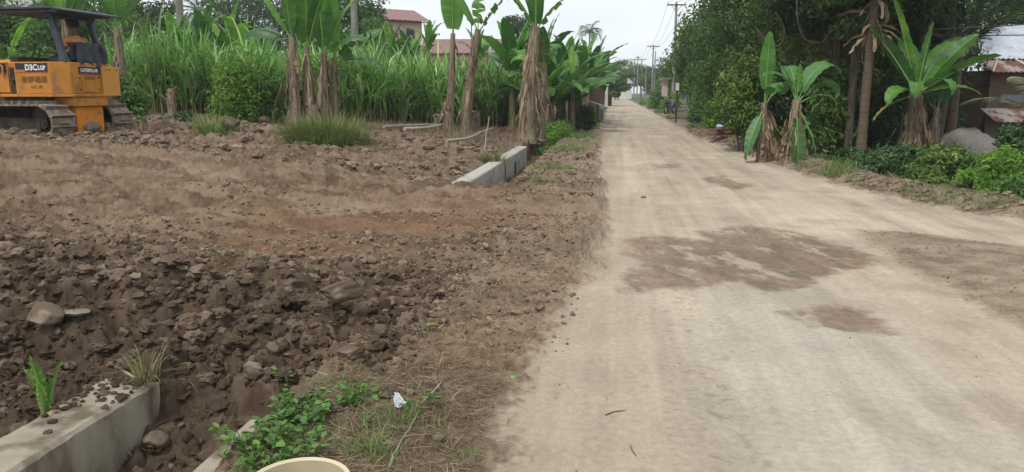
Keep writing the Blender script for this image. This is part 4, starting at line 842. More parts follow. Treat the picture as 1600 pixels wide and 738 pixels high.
SH = [(4.6, 27.5, 1.0, 2.2, 'tree_a', 'shrub wall leaning over the road edge below the bulging tree'), (4.75, 32, 1.0, 2.0, 'tree_c', 'bright shrub at the road edge beyond the red-brown boards'), (4.6, 35, .9, 1.6, 'bush_br', 'yellow-green shrub on the right verge before the motorbike'),
      (4.4, 41, .9, 1.8, 'tree_c', 'shrub just before the pink signboard'), (4.3, 63, 1.0, 1.7, 'bush_br', 'shrub right behind the motorbike'), (4.2, 72, 1.3, 1.8, 'tree_c', 'grassy shrub beyond the motorbike'), (4.9, 84, 1.4, 1.7, 'grass', 'pale green bank shrub on the far right verge'),
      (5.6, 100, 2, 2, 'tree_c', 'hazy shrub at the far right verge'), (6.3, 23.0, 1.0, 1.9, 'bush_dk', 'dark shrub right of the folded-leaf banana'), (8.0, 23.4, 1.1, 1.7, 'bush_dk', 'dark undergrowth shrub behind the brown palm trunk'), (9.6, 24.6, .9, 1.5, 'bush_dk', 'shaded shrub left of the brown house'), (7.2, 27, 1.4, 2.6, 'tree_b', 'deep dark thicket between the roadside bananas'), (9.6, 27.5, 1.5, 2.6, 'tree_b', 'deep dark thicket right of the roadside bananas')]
for i_, (x_, y_, r_, h_, m_, lb) in enumerate(SH):
    shrub(lb, rgt(x_, y_), r_, h_, 4200 if y_ < 45 else 2600, .13 if y_ < 45 else .2, m_, 180+i_, nblob=22)
shrub('dark slender-leaved shrub beneath the big glossy banana', tp(1395, 16.3), .85, .62, 3400, .15, 'bush_dk', 200, nblob=20, aspect=.25, ry=.7)
shrub('dark shrub right of the brown palm trunk at the soil berm', tp(1365, 15.6), .45, .45, 1500, .14, 'bush_dk', 201, aspect=.28)
shrub('mid green shrub in front of the grey gravel heap', tp(1478, 15.2), .75, .72, 3000, .12, 'tree_a', 202, nblob=18, aspect=.3)
shrub('bright green leafy bush at the right end of the soil berm', tp(1588, 12.6), .62, .85, 3600, .10, 'bush_br', 203, nblob=20)
shrub('low bright weeds in front of the mid green shrub', tp(1530, 13.6), .5, .42, 1500, .08, 'bush_br', 204)
shrub('bright leafy weeds at the right end, nearest the soil berm', tp(1600, 11.7), .5, .5, 1800, .08, 'weed', 208)
shrub('mixed weeds between the bright bush and the mid green shrub', tp(1545, 14.8), .6, .6, 2200, .10, 'weed', 209, nblob=16)
shrub('dark weeds just behind the berm below the big glossy banana', tp(1445, 14.4), .6, .4, 1800, .11, 'tree_a', 213, nblob=16, aspect=.28)
shrub('dark slender weeds at the left end of the dark shrubs', tp(1330, 17.4), .5, .5, 1500, .14, 'bush_dk', 214, nblob=14, aspect=.25)

shrub('dark glossy shrub below the tin-roofed house', tp(1592, 16.5), .55, 1.15, 1900, .14, 'bush_dk', 205, nblob=16)
shrub('tall leafy thicket right behind the tall bright banana leaf', tp(1165, 20.6), .9, 2.9, 5200, .15, 'tree_a', 216, nblob=34)
shrub('leafy thicket between the folded-leaf banana and the brown palm trunk', tp(1288, 20.2), .95, 3.1, 5200, .15, 'tree_a', 217, nblob=34)
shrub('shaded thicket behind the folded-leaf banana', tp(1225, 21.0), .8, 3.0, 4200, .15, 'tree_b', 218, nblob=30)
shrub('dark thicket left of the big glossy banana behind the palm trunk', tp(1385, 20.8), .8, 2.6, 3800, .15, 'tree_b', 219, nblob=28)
shrub('green weeds at the foot of the folded-leaf banana', tp(1285, 17.3), .45, .3, 900, .10, 'weed', 206, aspect=.25, up=.8)
shrub('pale broad-leaved seedling at the centre of the dark shrubs', tp(1425, 15.9), .3, .75, 60, .32, 'weed', 207, aspect=.4, nblob=4)
palm('coconut_palm', 'brown palm trunk hung with dry leaves, standing right of the roadside bananas', tp(1349, 18.8), 5.2, .115, 14, 2.6, 210, bark='palm_bark_dk', lean=(.02, 0.01))
palm('coconut_palm', 'young coconut palm with long fronds spreading over the tin-roofed house', tp(1488, 21.0), 2.7, .13, 14, 3.0, 211, bark='palm_bark_dk',
     fr=[(rt, .95, 2.0, .9), (rt+.3, 1.1, 2.4, 1.0), (nr_+.9, .9, 2.2, 1.1), (lf_-.3, .5, 1.8, 1.5), (lf_+.2, 1.1, 3, 1.2), (nr_, 1.2, 2.8, 1.2), (nr_+.5, .9, 2.8, 1.6), (rt, 1.35, 2.8, .9), (far_, 1.1, 3, 1.4), (lf_, .8, 2.7, 1.6), (nr_-.5, .6, 2.2, 1.8)], ll=.6)
palm('coconut_palm', 'small palm whose pale frond crosses the house wall', tp(1640, 18.5), 1.1, .14, 6, 2.2, 212, m='frond_pale', fr=[(lf_, .55, 2.3, 1.1), (lf_+.5, .9, 2.2, 1.2), (rt, .8, 2.2, 1.3), (far_, 1, 2, 1.2)], ll=.45)
# far vegetation at the road end
for i_, (px_, d_, h_, lb) in enumerate(((952, 88, 4.4, 'hazy tree left of the road end'), (940, 110, 5.6, 'hazy tree farther back left of the road end'), (972, 178, 10.5, 'bluish tree line behind the building at the road end'), (1000, 172, 8.5, 'bluish tree right of the building at the road end'), (1022, 150, 7.5, 'hazy tree under the far utility poles'), (945, 150, 8, 'bluish palm-like tree behind the roadside row'))):
    tree('broadleaf_tree', lb, tp(px_, d_), h_, h_*.42, h_*.55, h_*.42, 5200, .42, 'tree_a', 230+i_, 24, .25)
for i_, (x_, y_, lb) in enumerate(((-30, 62, 'distant tree far left behind the cane'), (-20, 66, 'distant tree behind the cane left of the dome-shaped tree'), (-6.5, 62, 'distant tree behind the long pink roof'), (-7, 90, 'distant tree behind the roadside bananas'), (12, 60, 'distant tree behind the right grove'), (20, 44, 'distant tree showing above the brown house roof'), (13, 42, 'distant tree deep in the right grove'), (9, 52, 'grove tree beyond the pink signboard'))):
    tree('broadleaf_tree', lb, rgt(x_, y_), 7, 4.0, 3.2 if x_ < 0 else 5, 2.4 if x_ < 0 else 5, 6000, .36, 'tree_b' if x_ > 0 else 'tree_a', 250+i_, 26, .25)
# ------------------------------------------------------------------ ground cover near the camera
def verge_spots(n, x0, x1, y0, y1, rg):
    x = rg.uniform(x0, x1, n); y = rg.uniform(y0, y1, n); return x, y
def straw_litter():
    rg = np.random.RandomState(61); parts = []
    def put(x, y, L0, L1, W0, W1, el=.15, dz=.012):
        n = len(x); z = Hf(x, y)+dz*rg.rand(n); parts.append(ribbons(np.stack([x, y, z], 1), rg.rand(n)*6.28, rg.normal(.05, el, n), rg.uniform(L0, L1, n), rg.normal(.1, .5, n), rg.uniform(W0, W1, n), 4, lambda t: .5+.5*sin(pi*min(1, t+.15)), rg, twist=rg.uniform(-1.2, 1.2, n)))
    x, y = verge_spots(9000, -1.62, -.3, 2.3, 4.3, rg); k = (x < roadL(y)-.06+.05*rg.normal(size=len(x))) ; put(x[k], y[k], .02, .10, .0012, .0038)
    x, y = verge_spots(1500, -1.6, -.5, 2.4, 4.2, rg); k = x < roadL(y)-.08; put(x[k], y[k], .05, .17, .0018, .0045, .25, .03)
    x, y = verge_spots(4500, -1.6, -.1, 4.2, 9.5, rg); k = x < roadL(y)-.05; x = x[k]; y = y[k]; put(x, y, .02, .08, .003, .010, .3, .02)
    x, y = verge_spots(350, -4.5, -1.8, 2.6, 6.5, rg); put(x, y, .04, .14, .0015, .004, .3, .03)
    x, y = verge_spots(90, -2.84, -2.5, 3.3, 3.9, rg); put(x, y, .04, .2, .002, .007, .25, .05)
    x, y = verge_spots(1800, -14, -.5, 7, 20, rg); put(x, y, .04, .16, .003, .009, .3, .03)
    x = rg.rand(1500); y = 9.9+x*20; x = roadR(y)+rg.uniform(-.05, 1.1, len(y)); put(x, y, .06, .3, .004, .012, .3, .04)
    x, y = verge_spots(60, -.2, 3, 2.8, 9, rg); put(x, y, .01, .06, .001, .004, .1, .004)
    V, Fq, T = joinv(parts); o = link('straw_litter', npmesh('straw_litter', V, Fq, M['straw'], tint=T)); tag(o, 'dry straw and grass scraps lying over the soil and verge', 'straw', kind='stuff')
straw_litter()
def grass_mass(name, label, spots, m, seed):
    """spots: (x, y, radius, blades, height, width)"""
    rg = np.random.RandomState(seed); parts = []
    for (x, y, r, n, h, wd) in spots:
        q = rg.normal(size=(n, 2))*r*.55; X = x+q[:, 0]; Y = y+q[:, 1]; k_ = ((X < roadL(Y)-.1) | (X > roadR(Y)+.1) | (Y < 4)) & ~((X > -1.8) & (X < -1.55) & (Y < 3.5)); X = X[k_]; Y = Y[k_]; n = len(X); Z = Hf(X, Y)
        parts.append(ribbons(np.stack([X, Y, Z-.01], 1), rg.rand(n)*6.28, rg.uniform(.7, 1.45, n), h*rg.uniform(.5, 1.15, n), rg.uniform(.3, 2.0, n), wd*rg.uniform(.6, 1.2, n), 4, lambda t: (1-t)**.6, rg))
    V, Fq, T = joinv(parts); o = link(name, npmesh(name, V, Fq, M[m], tint=T)); return tag(o, label, 'grass', kind='stuff')
def s_(px, py, r, n, h, wd): g = hit(px, py); return (g.x, g.y, r, n, h, wd)
grass_mass('grass', 'thin green grass blades on the verge beside the bucket', [s_(620, 660, .16, 130, .14, .005), s_(520, 600, .1, 50, .09, .005), s_(500, 690, .2, 120, .10, .005), s_(580, 705, .12, 110, .12, .006), s_(735, 715, .07, 50, .09, .004), s_(440, 700, .2, 150, .12, .005), s_(390, 725, .2, 120, .12, .005), s_(640, 610, .06, 30, .06, .005), s_(690, 655, .1, 40, .07, .004), s_(562, 640, .05, 30, .1, .005)], 'grass', 71)
grass_mass('grass', 'green grass growing on the far roadside beyond the ditch', [s_(870, 265, .35, 260, .22, .010), s_(845, 280, .25, 140, .16, .010), s_(905, 215, .8, 900, .22, .014), s_(925, 195, 1.2, 1100, .28, .02), s_(885, 235, .5, 420, .2, .014), s_(938, 180, 2.0, 900, .4, .03), s_(945, 168, 3, 700, .5, .05), (3.6, 75, 1.6, 900, .6, .04), (3.4, 95, 2.5, 900, .8, .06), (3.3, 60, 1.0, 700, .4, .03), s_(1045, 185, .8, 500, .3, .02), s_(1080, 200, .6, 450, .25, .02)], 'grass', 72)
grass_mass('grass', 'grass growing along the right side of the soil berm', [s_(1300, 268, .5, 500, .28, .012), s_(1420, 300, .4, 400, .12, .008), s_(1330, 285, .4, 300, .1, .008), s_(1470, 312, .5, 400, .14, .008), s_(1150, 222, .6, 250, .18, .012), s_(1550, 325, .4, 300, .16, .008), s_(1250, 262, .4, 200, .16, .01)], 'grass', 73)
grass_mass('dry_grass', 'flattened dry brown grass around the banana stumps', [(x_, y_, 1.0, 420, .28, .012) for x_, y_ in ((-6.2, 22.8), (-5.2, 23.2), (-4.3, 23.5), (-3.5, 23.2), (-6.8, 24), (-5.0, 21.6), (-4.0, 21.5), (-3.3, 20.6), (-7.6, 22.6), (-4.2, 25), (-3.6, 26.2))]+[(x_, y_, .6, 150, .2, .012) for x_, y_ in ((-8.5, 21.6), (-9.6, 21), (-10.8, 21), (-12, 20.6), (-8.0, 20.5))], 'straw', 74)
def tuft(label, g, r, n, h, wd, m, seed, m2=None, n2=0, cat='grass tuft'):
    t = thing('grass_tuft', label, cat, (g[0], g[1], HC(g[0], g[1])))
    rg = np.random.RandomState(seed)
    for k, (mm, nn) in enumerate(((m, n), (m2, n2))):
        if not nn: continue
        q = rg.normal(size=(nn, 2))*r*.4; az = np.arctan2(q[:, 1], q[:, 0])+rg.normal(0, .5, nn)
        V, Fq, T = ribbons(np.stack([q[:, 0], q[:, 1], np.full(nn, -.02)], 1), az, rg.uniform(.6, 1.5, nn), h*rg.uniform(.5, 1.2, nn), rg.uniform(.4, 2.4, nn), wd*rg.uniform(.6, 1.3, nn), 5, lambda t: (1-t)**.6, rg)
        link('blades' if k == 0 else 'dry_blades', npmesh('blades', V, Fq, M[mm], tint=T), t)
    return t
tuft('wide mound of green and brown grass at the foot of the left banana cluster', hit(512, 220), .75, 1500, .95, .014, 'grass', 81, 'grass_olive', 1500)
tuft('smaller grassy mound touching the banana stems on its right', hit(470, 212), .5, 900, .7, .014, 'grass_olive', 82, 'straw', 250)
tuft('olive grass tuft sprouting behind the far ditch wall', hit(768, 256), .32, 420, .42, .012, 'grass_olive', 83, 'straw', 120)
tuft('tuft of long wilted grass drooping over the end of the near ditch wall', (-2.60, 3.82), .09, 46, .26, .006, 'grass_olive', 84, 'straw', 40).location.z = .0
tuft('pale dry weed clump at the cane edge near the bulldozer', hit(222, 208), .3, 160, .5, .02, 'straw', 85)
tuft('narrow bright grass clump at the foot of the left cane edge', hit(330, 205), .3, 260, .8, .02, 'grass', 86)
def weeds():
    rg = np.random.RandomState(91); Vs, Fs, Ts = [], [], []; o = 0; st = []
    for (px, py, n, sp) in ((412, 690, 30, .10), (430, 655, 26, .12), (460, 648, 16, .10), (420, 725, 26, .10), (485, 655, 16, .10), (450, 690, 16, .12), (560, 630, 16, .05), (455, 612, 4, .03), (655, 640, 5, .03), (835, 270, 8, .05)):
        g = hit(px, py)
        for _ in range(n):
            x = g.x+rg.normal()*sp; y = g.y+rg.normal()*sp; h = rg.uniform(.02, .10); z = float(Hf(np.array([x]), np.array([y]))[0]); lx, ly = rg.normal(0, .05, 2)
            st.append(((x, y, z-.01), (x+lx, y+ly, z+h)))
            nl = rg.randint(4, 8)
            for k in range(nl):
                t = rg.uniform(.4, 1); a = rg.rand()*6.28; e = rg.uniform(-.2, .6); L = rg.uniform(.022, .055); p = np.array([x+lx*t, y+ly*t, z+h*t])
                d = np.array([cos(a)*cos(e), sin(a)*cos(e), sin(e)]); s = np.array([-sin(a), cos(a), rg.normal()*.3]); up = np.array([0, 0, 1.])
                p = p+d*.012; w_ = L*.62
                q = [p, p+d*L*.35+s*w_*.5+up*.004, p+d*L*.75+s*w_*.33, p+d*L-up*.006, p+d*L*.75-s*w_*.33, p+d*L*.35-s*w_*.5+up*.004, p+d*L*.5-up*.004]
                Vs.append(q); Fs += [[o, o+1, o+2, o+6], [o+6, o+2, o+3, o+3], [o, o+6, o+4, o+5], [o+6, o+3, o+3, o+4]]; Ts += [rg.rand()]*7; o += 7
    V = np.array(Vs).reshape(-1, 3); fs = []
    for f in Fs:
        f2 = []; [f2.append(i) for i in f if i not in f2]; fs.append(f2)
    me = bpy.data.meshes.new('weeds'); nb = len(V); mb = MB()
    for a, b in st: mb.tube([a, b], .0018, 4, cap=False)
    me.from_pydata([tuple(v) for v in V]+mb.v, [], fs+[tuple(i+nb for i in f) for f in mb.f]); a = me.attributes.new('tint', 'FLOAT', 'POINT'); a.data.foreach_set('value', np.array(Ts+[.3]*len(mb.v), np.float32)); me.materials.append(M['weed']); me.update()
    tag(link('weeds', me), 'creeping broadleaf weeds growing over the narrow ditch edge', 'weeds', kind='stuff')
weeds()
# fresh banana-like shoot behind the near wall
t = thing('seedling', 'bright green leafy shoot standing behind the near ditch wall', 'seedling', (-2.98, 3.5, -.12))
for k, (a_, e_, l_, w_) in enumerate(((nr_, 1.45, .34, .07), (rt, 1.3, .30, .05), (lf_, 1.35, .26, .05), (nr_+.4, 1.25, .22, .045))):
    o = link('leaf', banana_leaf_mesh(l_, w_*1.3, e_, .3, 700+k, M['bush_br'], torn=0, pet=.04, roll=0), t); o.rotation_euler.z = a_
mb = MB(); mb.tube([(0, 0, -.1), (.01, 0, .1)], .012, 6); mb.build('stem', M['ban_mid'], t)
# ------------------------------------------------------------------ small loose things
def crumpled_paper():
    g = hit(622, 640); rg = np.random.RandomState(3); V, Fq = ico(4)
    for _ in range(26):
        a = rg.normal(size=3); a /= np.linalg.norm(a); c = rg.uniform(.2, .7); s = V@a; V = V-np.outer(np.maximum(s-c, 0)*1.5, a)
    V = V*(1+.10*rg.normal(size=(len(V), 1)))*np.array([.062, .045, .03]); a_ = np.arctan2(V[:, 1], V[:, 0]); V[:, :2] *= (1+.28*np.sin(a_*5+1))[:, None]; V[:, 2] += .026
    u_ = np.exp(-((V[:, 0]+.008)/.022)**2)*(V[:, 2] > .02); V[:, 2] += u_*.065*(V[:, 2]/.055); V = V*1.3
    me = npmesh('crumpled_paper', V, Fq, mat('white_paper', (.70, .72, .80), (.82, .83, .88), 5, .7, rnd=0), smooth=False)
    o = link('crumpled_paper', me, None, (g.x, g.y, H(g.x, g.y)-.004)); o.scale = (.95, .95, .95); tag(o, 'crumpled white paper lying on the soil edge', 'paper')
crumpled_paper()
def bucket():
    c = Vector((*G(466, 752, .25), .25)); R1 = .172; t = thing('bucket', 'cream plastic bucket rim poking in at the bottom of the picture', 'bucket', (c.x, c.y, .0))
    cm = mat('cream_plastic', (.52, .45, .29), (.60, .53, .36), 3, .4, c3=(.40, .33, .2), s3=4, rnd=0, spec=.5); mb = MB(); n = 48
    prof = [(0, .01), (.125, .01), (R1-.006, .245), (R1+.004, .25), (R1+.006, .243), (R1, .235), (.13, 0), (0, 0)]
    V = [(r*cos(2*pi*k/n), r*sin(2*pi*k/n), z) for r, z in prof for k in range(n)]; mb.add(V, [(i*n+k, i*n+(k+1) % n, (i+1)*n+(k+1) % n, (i+1)*n+k) for i in range(len(prof)-1) for k in range(n)], 0, True); mb.m = [1 if q < 2*n else 0 for q in range(len(mb.m))]; mb.build('body', [cm, mat('shaded_bucket_inside', (.24, .20, .125), (.36, .30, .20), 4, .8, rnd=0)], t)  # inner faces coloured darker to stand in for shade inside the bucket
    mb = MB(); mb.tube([(R1*1.03*cos(a), R1*1.03*sin(a), .246) for a in np.linspace(0, 2*pi, 49)], .006, 8); mb.build('rim', cm, t)
    mb = MB(); mb.tube([((R1+.015)*cos(a), -(R1+.015)*sin(a)*.25-.03, .22-.12*sin(a)) for a in np.linspace(0, pi, 13)], .003, 6); mb.build('handle', mat('wire', (.3, .3, .3), metal=.6, rough=.5), t)
bucket()
def strand(name, label, cat, pix, r, m, lift=.01, wob=.0, seed=1):
    rr = random.Random(seed); pts = []
    for p in pix:
        g = hit(*p[:2]); pts.append(Vector((g.x, g.y, H(g.x, g.y)+lift+(p[2] if len(p) > 2 else 0))))
    out = []
    for i in range(len(pts)-1):
        for k in range(4):
            q = pts[i].lerp(pts[i+1], k/4); q.x += rr.uniform(-wob, wob); q.y += rr.uniform(-wob, wob); out.append(q)
    out.append(pts[-1]); base = out[0].copy(); mb = MB(); n = len(out); mb.tube([q-base for q in out], [r*(1-.35*i/n) for i in range(n)], 8); o = mb.build(name, M[m] if isinstance(m, str) else m, None, base); return tag(o, label, cat)
strand('creeper_stem', 'pale green creeper stem trailing across the straw', 'plant stem', [(608, 738), (615, 718), (628, 697), (642, 675), (652, 655), (656, 640)], .005, mat('green_stem', (.16, .24, .10), (.26, .34, .17), 10, .6), .02, .004)
strand('stick', 'thin dry stick in front of the crumpled paper, reaching the road edge', 'stick', [(660, 632), (680, 612), (690, 600)], .005, 'driftwood', .01)
strand('stick', 'bent twig lying at the bottom centre of the dusty road', 'stick', [(985, 697), (988, 706), (994, 714)], .0025, 'bark', .004)
strand('stick', 'short dark twig across the dusty left wheel track', 'stick', [(946, 650), (960, 645), (976, 643)], .003, 'bark', .004)
strand('log', 'long pale stripped log lying in dry grass near the banana stumps', 'log', [(632, 209), (665, 206), (690, 202), (708, 197)], .055, 'driftwood', .1)
strand('log', 'second thinner log behind the long pale one', 'log', [(600, 204), (640, 202), (680, 200)], .045, 'driftwood', .1)
strand('branch', 'grey dry branch slanting down towards the far ditch wall', 'branch', [(700, 230), (730, 226), (752, 214), (770, 208)], .04, 'driftwood', .12, .03)
strand('branch', 'thin forked stick standing above the olive grass tuft', 'branch', [(757, 240), (760, 235, .35), (765, 232, .75)], .010, 'driftwood', .05, .01)
strand('branch', 'dry wilted leaf blade hanging over the near ditch wall', 'dead leaf', [(196, 590), (212, 600), (228, 625), (240, 650)], .008, 'driftwood', .03, .004)
strand('branch', 'pale stick lying across the soil left of the grassy mound', 'branch', [(440, 219), (452, 215), (462, 209)], .025, 'driftwood', .06)
# roots and rubble where the far ditch ends
def root_pile():
    g = hit(850, 232); t = thing('root_pile', 'tangled pile of dead roots and stalks at the end of the far ditch', 'roots', (g.x, g.y, H(g.x, g.y)-.1)); rr = random.Random(8); mb = MB()
    for k in range(46):
        p = Vector((rr.gauss(0, .38), rr.gauss(0, .6), rr.uniform(0, .38))); pts = [p]
        for i in range(3): p = p+Vector((rr.gauss(0, .14), rr.gauss(0, .16), rr.gauss(0, .08))); pts.append(p)
        mb.tube(pts, [.04, .035, .025, .01], 6, 0, True, True, .15, rr)
    mb.build('roots', M['driftwood'], t); mb = MB(); V, Fq = lump(I3, np.random.RandomState(9), 1.2, .8, .06); mb.add([(v[0]*.55, v[1]*.9, v[2]*.28) for v in V], [tuple(f) for f in Fq]); mb.build('soil', M['clod_t'], t)
root_pile()
g_ = hit(668, 516); o = link('fallen_leaf', banana_leaf_mesh(.07, .05, .1, .3, 5, leafmat('yellow_leaf', (.35, .25, .05), (.5, .38, .10)), torn=0, pet=.01), None, (g_.x, g_.y, H(g_.x, g_.y)+.03)); tag(o, 'small curled yellow leaf on the crumbled soil', 'leaf')
g_ = hit(920, 592); o = link('fallen_leaf', banana_leaf_mesh(.03, .02, .3, .3, 6, M['grass'], torn=0, pet=.01), None, (G(800, 597)[0], G(800, 597)[1], .02)); tag(o, 'tiny green leaf on the left edge of the dusty road', 'leaf')
# ------------------------------------------------------------------ bulldozer
def bulldozer():
    Y = mat('weathered_orange_yellow_paint', (.44, .17, .02), (.55, .235, .032), 2.5, .5, .001, 30, c3=(.26, .14, .06), s3=4, t3=.60, rnd=0, spec=.4)
    Yl = mat('dusty_yellow_paint', (.56, .26, .045), (.60, .31, .07), 3, .6, rnd=0)
    Yo = mat('rusty_orange_paint', (.60, .20, .018), (.66, .26, .03), 2.5, .55, .002, 30, c3=(.30, .12, .04), s3=5, t3=.62, rnd=0)
    K = mat('black_paint', (.018, .018, .022), (.035, .035, .042), 5, .5, rnd=0, spec=.4); KD = mat('dark_blue_grey_steel', (.030, .036, .048), (.055, .062, .078), 4, .5, rnd=0, spec=.4)
    MUD = mat('muddy_steel', (.13, .10, .075), (.26, .205, .155), 7, .9, .02, 25, c3=(.34, .31, .27), s3=6, t3=.64, rnd=.2); UN = mat('greasy_dark_steel', (.022, .018, .015), (.07, .055, .04), 6, .8, .01, 20, rnd=0)
    Wt = mat('white_marking', (.70, .70, .68), (.76, .76, .74), 4, .6, rnd=0); RD = mat('red_stripe', (.42, .05, .02), (.46, .07, .03), 4, .6, rnd=0); BR = mat('faded_brown_lettering', (.16, .075, .02), (.20, .10, .03), 9, .7, rnd=0)
    SE = mat('dark_vinyl_seat', (.025, .028, .035), (.045, .048, .055), 5, .6, rnd=0)
    d = 15.5; b = P(146, 205, d); zb = HC(b.x, b.y)-.03
    t = thing('bulldozer', 'orange-yellow crawler bulldozer with dark canopy working at the field edge', 'bulldozer', (b.x, b.y, zb))
    # forward = .76 left, .65 away in the camera's ground frame
    ang = math.atan2(.17, -.985); t.rotation_euler.z = YAW+ang-pi/2
    # --- tracks
    for sx in (-1, 1):
        mb = MB(); r = .34; y0, y1 = .30, 2.55; zc = .36; per = []; ns = 38; total = 2*(y1-y0)+2*pi*r
        rg = random.Random(4+sx)
        for k in range(ns):
            s = total*k/ns
            if s < y1-y0: y, z, a = y0+s, zc+r, 0
            elif s < y1-y0+pi*r: th = (s-(y1-y0))/r; y, z, a = y1+r*sin(th), zc+r*cos(th), -th
            elif s < 2*(y1-y0)+pi*r: y, z, a = y1-(s-(y1-y0)-pi*r), zc-r, pi
            else: th = (s-2*(y1-y0)-pi*r)/r; y, z, a = y0-r*sin(th), zc-r*cos(th), pi-th
            Mx = Matrix.Translation((sx*.84, y, z)) @ Matrix.Rotation(a, 4, 'X')
            hl = total/ns*.47; mb.box(-.29, .29, -hl, hl, -.02, .022, 0, Mx); mb.box(-.29, .29, -hl, -hl+.035, .02, .075, 0, Mx)
            for q in range(3):                     # mud caked on the shoe
                V, Fq = lump(I1, np.random.RandomState(k*7+q+50), 1, .6, .1); ox = rg.uniform(-.22, .22); mb.add([Mx @ Vector((v[0]*.11+ox, v[1]*.05, v[2]*.06+.03)) for v in V], [tuple(f) for f in Fq])
        mb.build('track', MUD, t)
        mb = MB()
        for (yy, rr_) in ((y0, .29), (y1, .29)): mb.tube([(sx*.84-.06, yy, zc), (sx*.84+.06, yy, zc)], rr_, 20, 0, True, False); mb.tube([(sx*.84-.12, yy, zc), (sx*.84+.12, yy, zc)], .11, 14)
        for k in range(5): mb.tube([(sx*.84-.1, .75+k*.34, .14), (sx*.84+.1, .75+k*.34, .14)], .10, 12)
        mb.box(sx*.84-.13, sx*.84+.13, .35, 2.45, .19, .46); mb.tube([(sx*.84-.06, 1.4, .6), (sx*.84+.06, 1.4, .6)], .07, 10); mb.build('track_frame', UN, t)
    # --- lower rear case
    mb = MB(); mb.box(-.39, .37, .02, .9, .155, .66); mb.build('rear_case', Yo, t, bevel=.012)
    mb = MB(); V, Fq = lump(I3, np.random.RandomState(77), 1, .8, .07); mb.add([(v[0]*.22+.02, v[1]*.05, v[2]*.13+.25) for v in V], [tuple(f) for f in Fq]); mb.build('caked_mud', MUD, t)
    mb = MB(); mb.box(-.42, .38, .10, 1.0, .0, .150); mb.box(-.3, .3, .4, 2.6, .35, .75); mb.build('drawbar_box', UN, t)
    # --- body: rear tank with chamfered left corner, side panels with ledge
    def loop(z0, z1, o, inset=0, mi=0, mbx=None, yf=.98):
        poly = [(-.52+.0, -.04-o), (.62+o, -.04-o), (.74+o, .10), (.74+o, yf), (-.74-o, yf), (-.74-o, .20-o*.4)]; mbx.prism(poly, 'z', z0, z1, mi)
    mb = MB(); loop(.90, 1.50, 0, mbx=mb); mb.build('body', Y, t, bevel=.012)
    mb = MB(); loop(.845, .897, .055, mbx=mb, yf=1.30); mb.prism([(-.50, -.06), (.44, -.06), (.44, .4), (-.50, .4)], 'z', .665, .84); mb.build('ledge', Y, t, bevel=.01)
    mb = MB(); mb.box(-.70, .70, .42, 1.3, .74, .843); mb.build('fender_underside', UN, t)
    # right rear tool box a little lower and wider
    mb = MB(); mb.box(.30, .80, -.10, -.045, .86, 1.44); mb.build('rear_panel', Yl, t, bevel=.01)
    mb = MB(); mb.box(-.245, .19, -.058, -.045, .93, 1.24); mb.box(-.17, -.075, -.072, -.056, .95, 1.16); mb.box(.12, .19, -.07, -.056, 1.0, 1.17); mb.build('access_cover', Y, t, bevel=.006)
    for k, (x_, z_) in enumerate(((-.30, .98), (-.30, 1.2), (.24, .98), (.24, 1.22), (.5, 1.38), (.72, 1.38))):
        mb = MB(); y_ = -.115 if x_ > .4 else -.06; mb.tube([(x_, y_, z_), (x_, y_+.03, z_)], .014, 8); mb.build('bolt', UN, t)
    # hood and engine
    mb = MB(); mb.prism([(-.42, .75), (.42, .75), (.42, 1.50), (.36, 1.56), (-.36, 1.56), (-.42, 1.50)], 'y', 1.12, 2.45); mb.build('hood', Y, t, bevel=.01)
    mb = MB(); mb.box(-.74, -.70, 1.12, 1.64, .93, 1.50); mb.box(-.742, -.70, 1.641, 2.4, .93, 1.44); mb.box(-.70, -.43, 1.12, 2.4, .90, .97); mb.build('engine_side_panel', Y, t, bevel=.008)
    mb = MB(); mb.box(-.70, .7, .985, 1.115, .90, 1.40); mb.tube([(-.62, 1.03, 1.18), (-.75, 1.05, 1.14)], .035, 10); mb.build('engine_bay', UN, t)
    mb = MB(); mb.box(-.745, -.741, .255, .74, 1.315, 1.475); mb.box(-.745, -.741, .74, .94, 1.36, 1.475); mb.build('black_decal', K, t)
    mb = MB(); mb.box(-.7455, -.7412, .255, .94, 1.298, 1.312); mb.build('side_stripe', RD, t)
    mb = MB(); mb.prism([(1.14, 1.30), (2.38, 1.30), (2.38, 1.42), (1.14, 1.485)], 'x', -.748, -.744); mb.build('engine_decal', K, t)
    mb = MB(); mb.box(-.750, -.744, 1.14, 2.38, 1.275, 1.296); mb.build('side_stripe', RD, t)
    mb = MB(); mb.tube([(-.77, 1.50, 1.22), (-.79, 1.50, 1.40), (-.79, 1.44, 1.455), (-.79, 1.25, 1.455), (-.77, 1.20, 1.42), (-.77, 1.20, 1.22)], .018, 8); mb.build('grab_handle', Y, t)
    mb = MB(); mb.tube([(-.3, 1.80, 1.5), (-.3, 1.80, 1.72)], .06, 12); mb.tube([(-.3, 1.80, 1.72), (-.3, 1.80, 1.76), (-.3, 1.80, 2.16), (-.3, 1.80, 2.22)], [.08, .115, .115, .07], 16); mb.tube([(-.3, 1.80, 2.2), (-.3, 1.84, 2.42)], .045, 10); mb.build('exhaust_muffler', mat('rusty_grey_steel', (.12, .10, .09), (.22, .19, .17), 5, .7, rnd=0), t)
    # ventilated cowl, levers
    mb = MB(); mb.box(-.66, .66, .93, 1.11, 1.505, 1.60); mb.tube([(-.28, .98, 1.55), (-.30, .86, 1.80)], .014, 6); mb.tube([(-.12, .98, 1.55), (-.12, .90, 1.78)], .014, 6); mb.tube([(-.30, .86, 1.80), (-.31, .84, 1.86)], .028, 8); mb.tube([(.30, .98, 1.55), (.32, .86, 1.78)], .014, 6); mb.build('control_levers', UN, t)
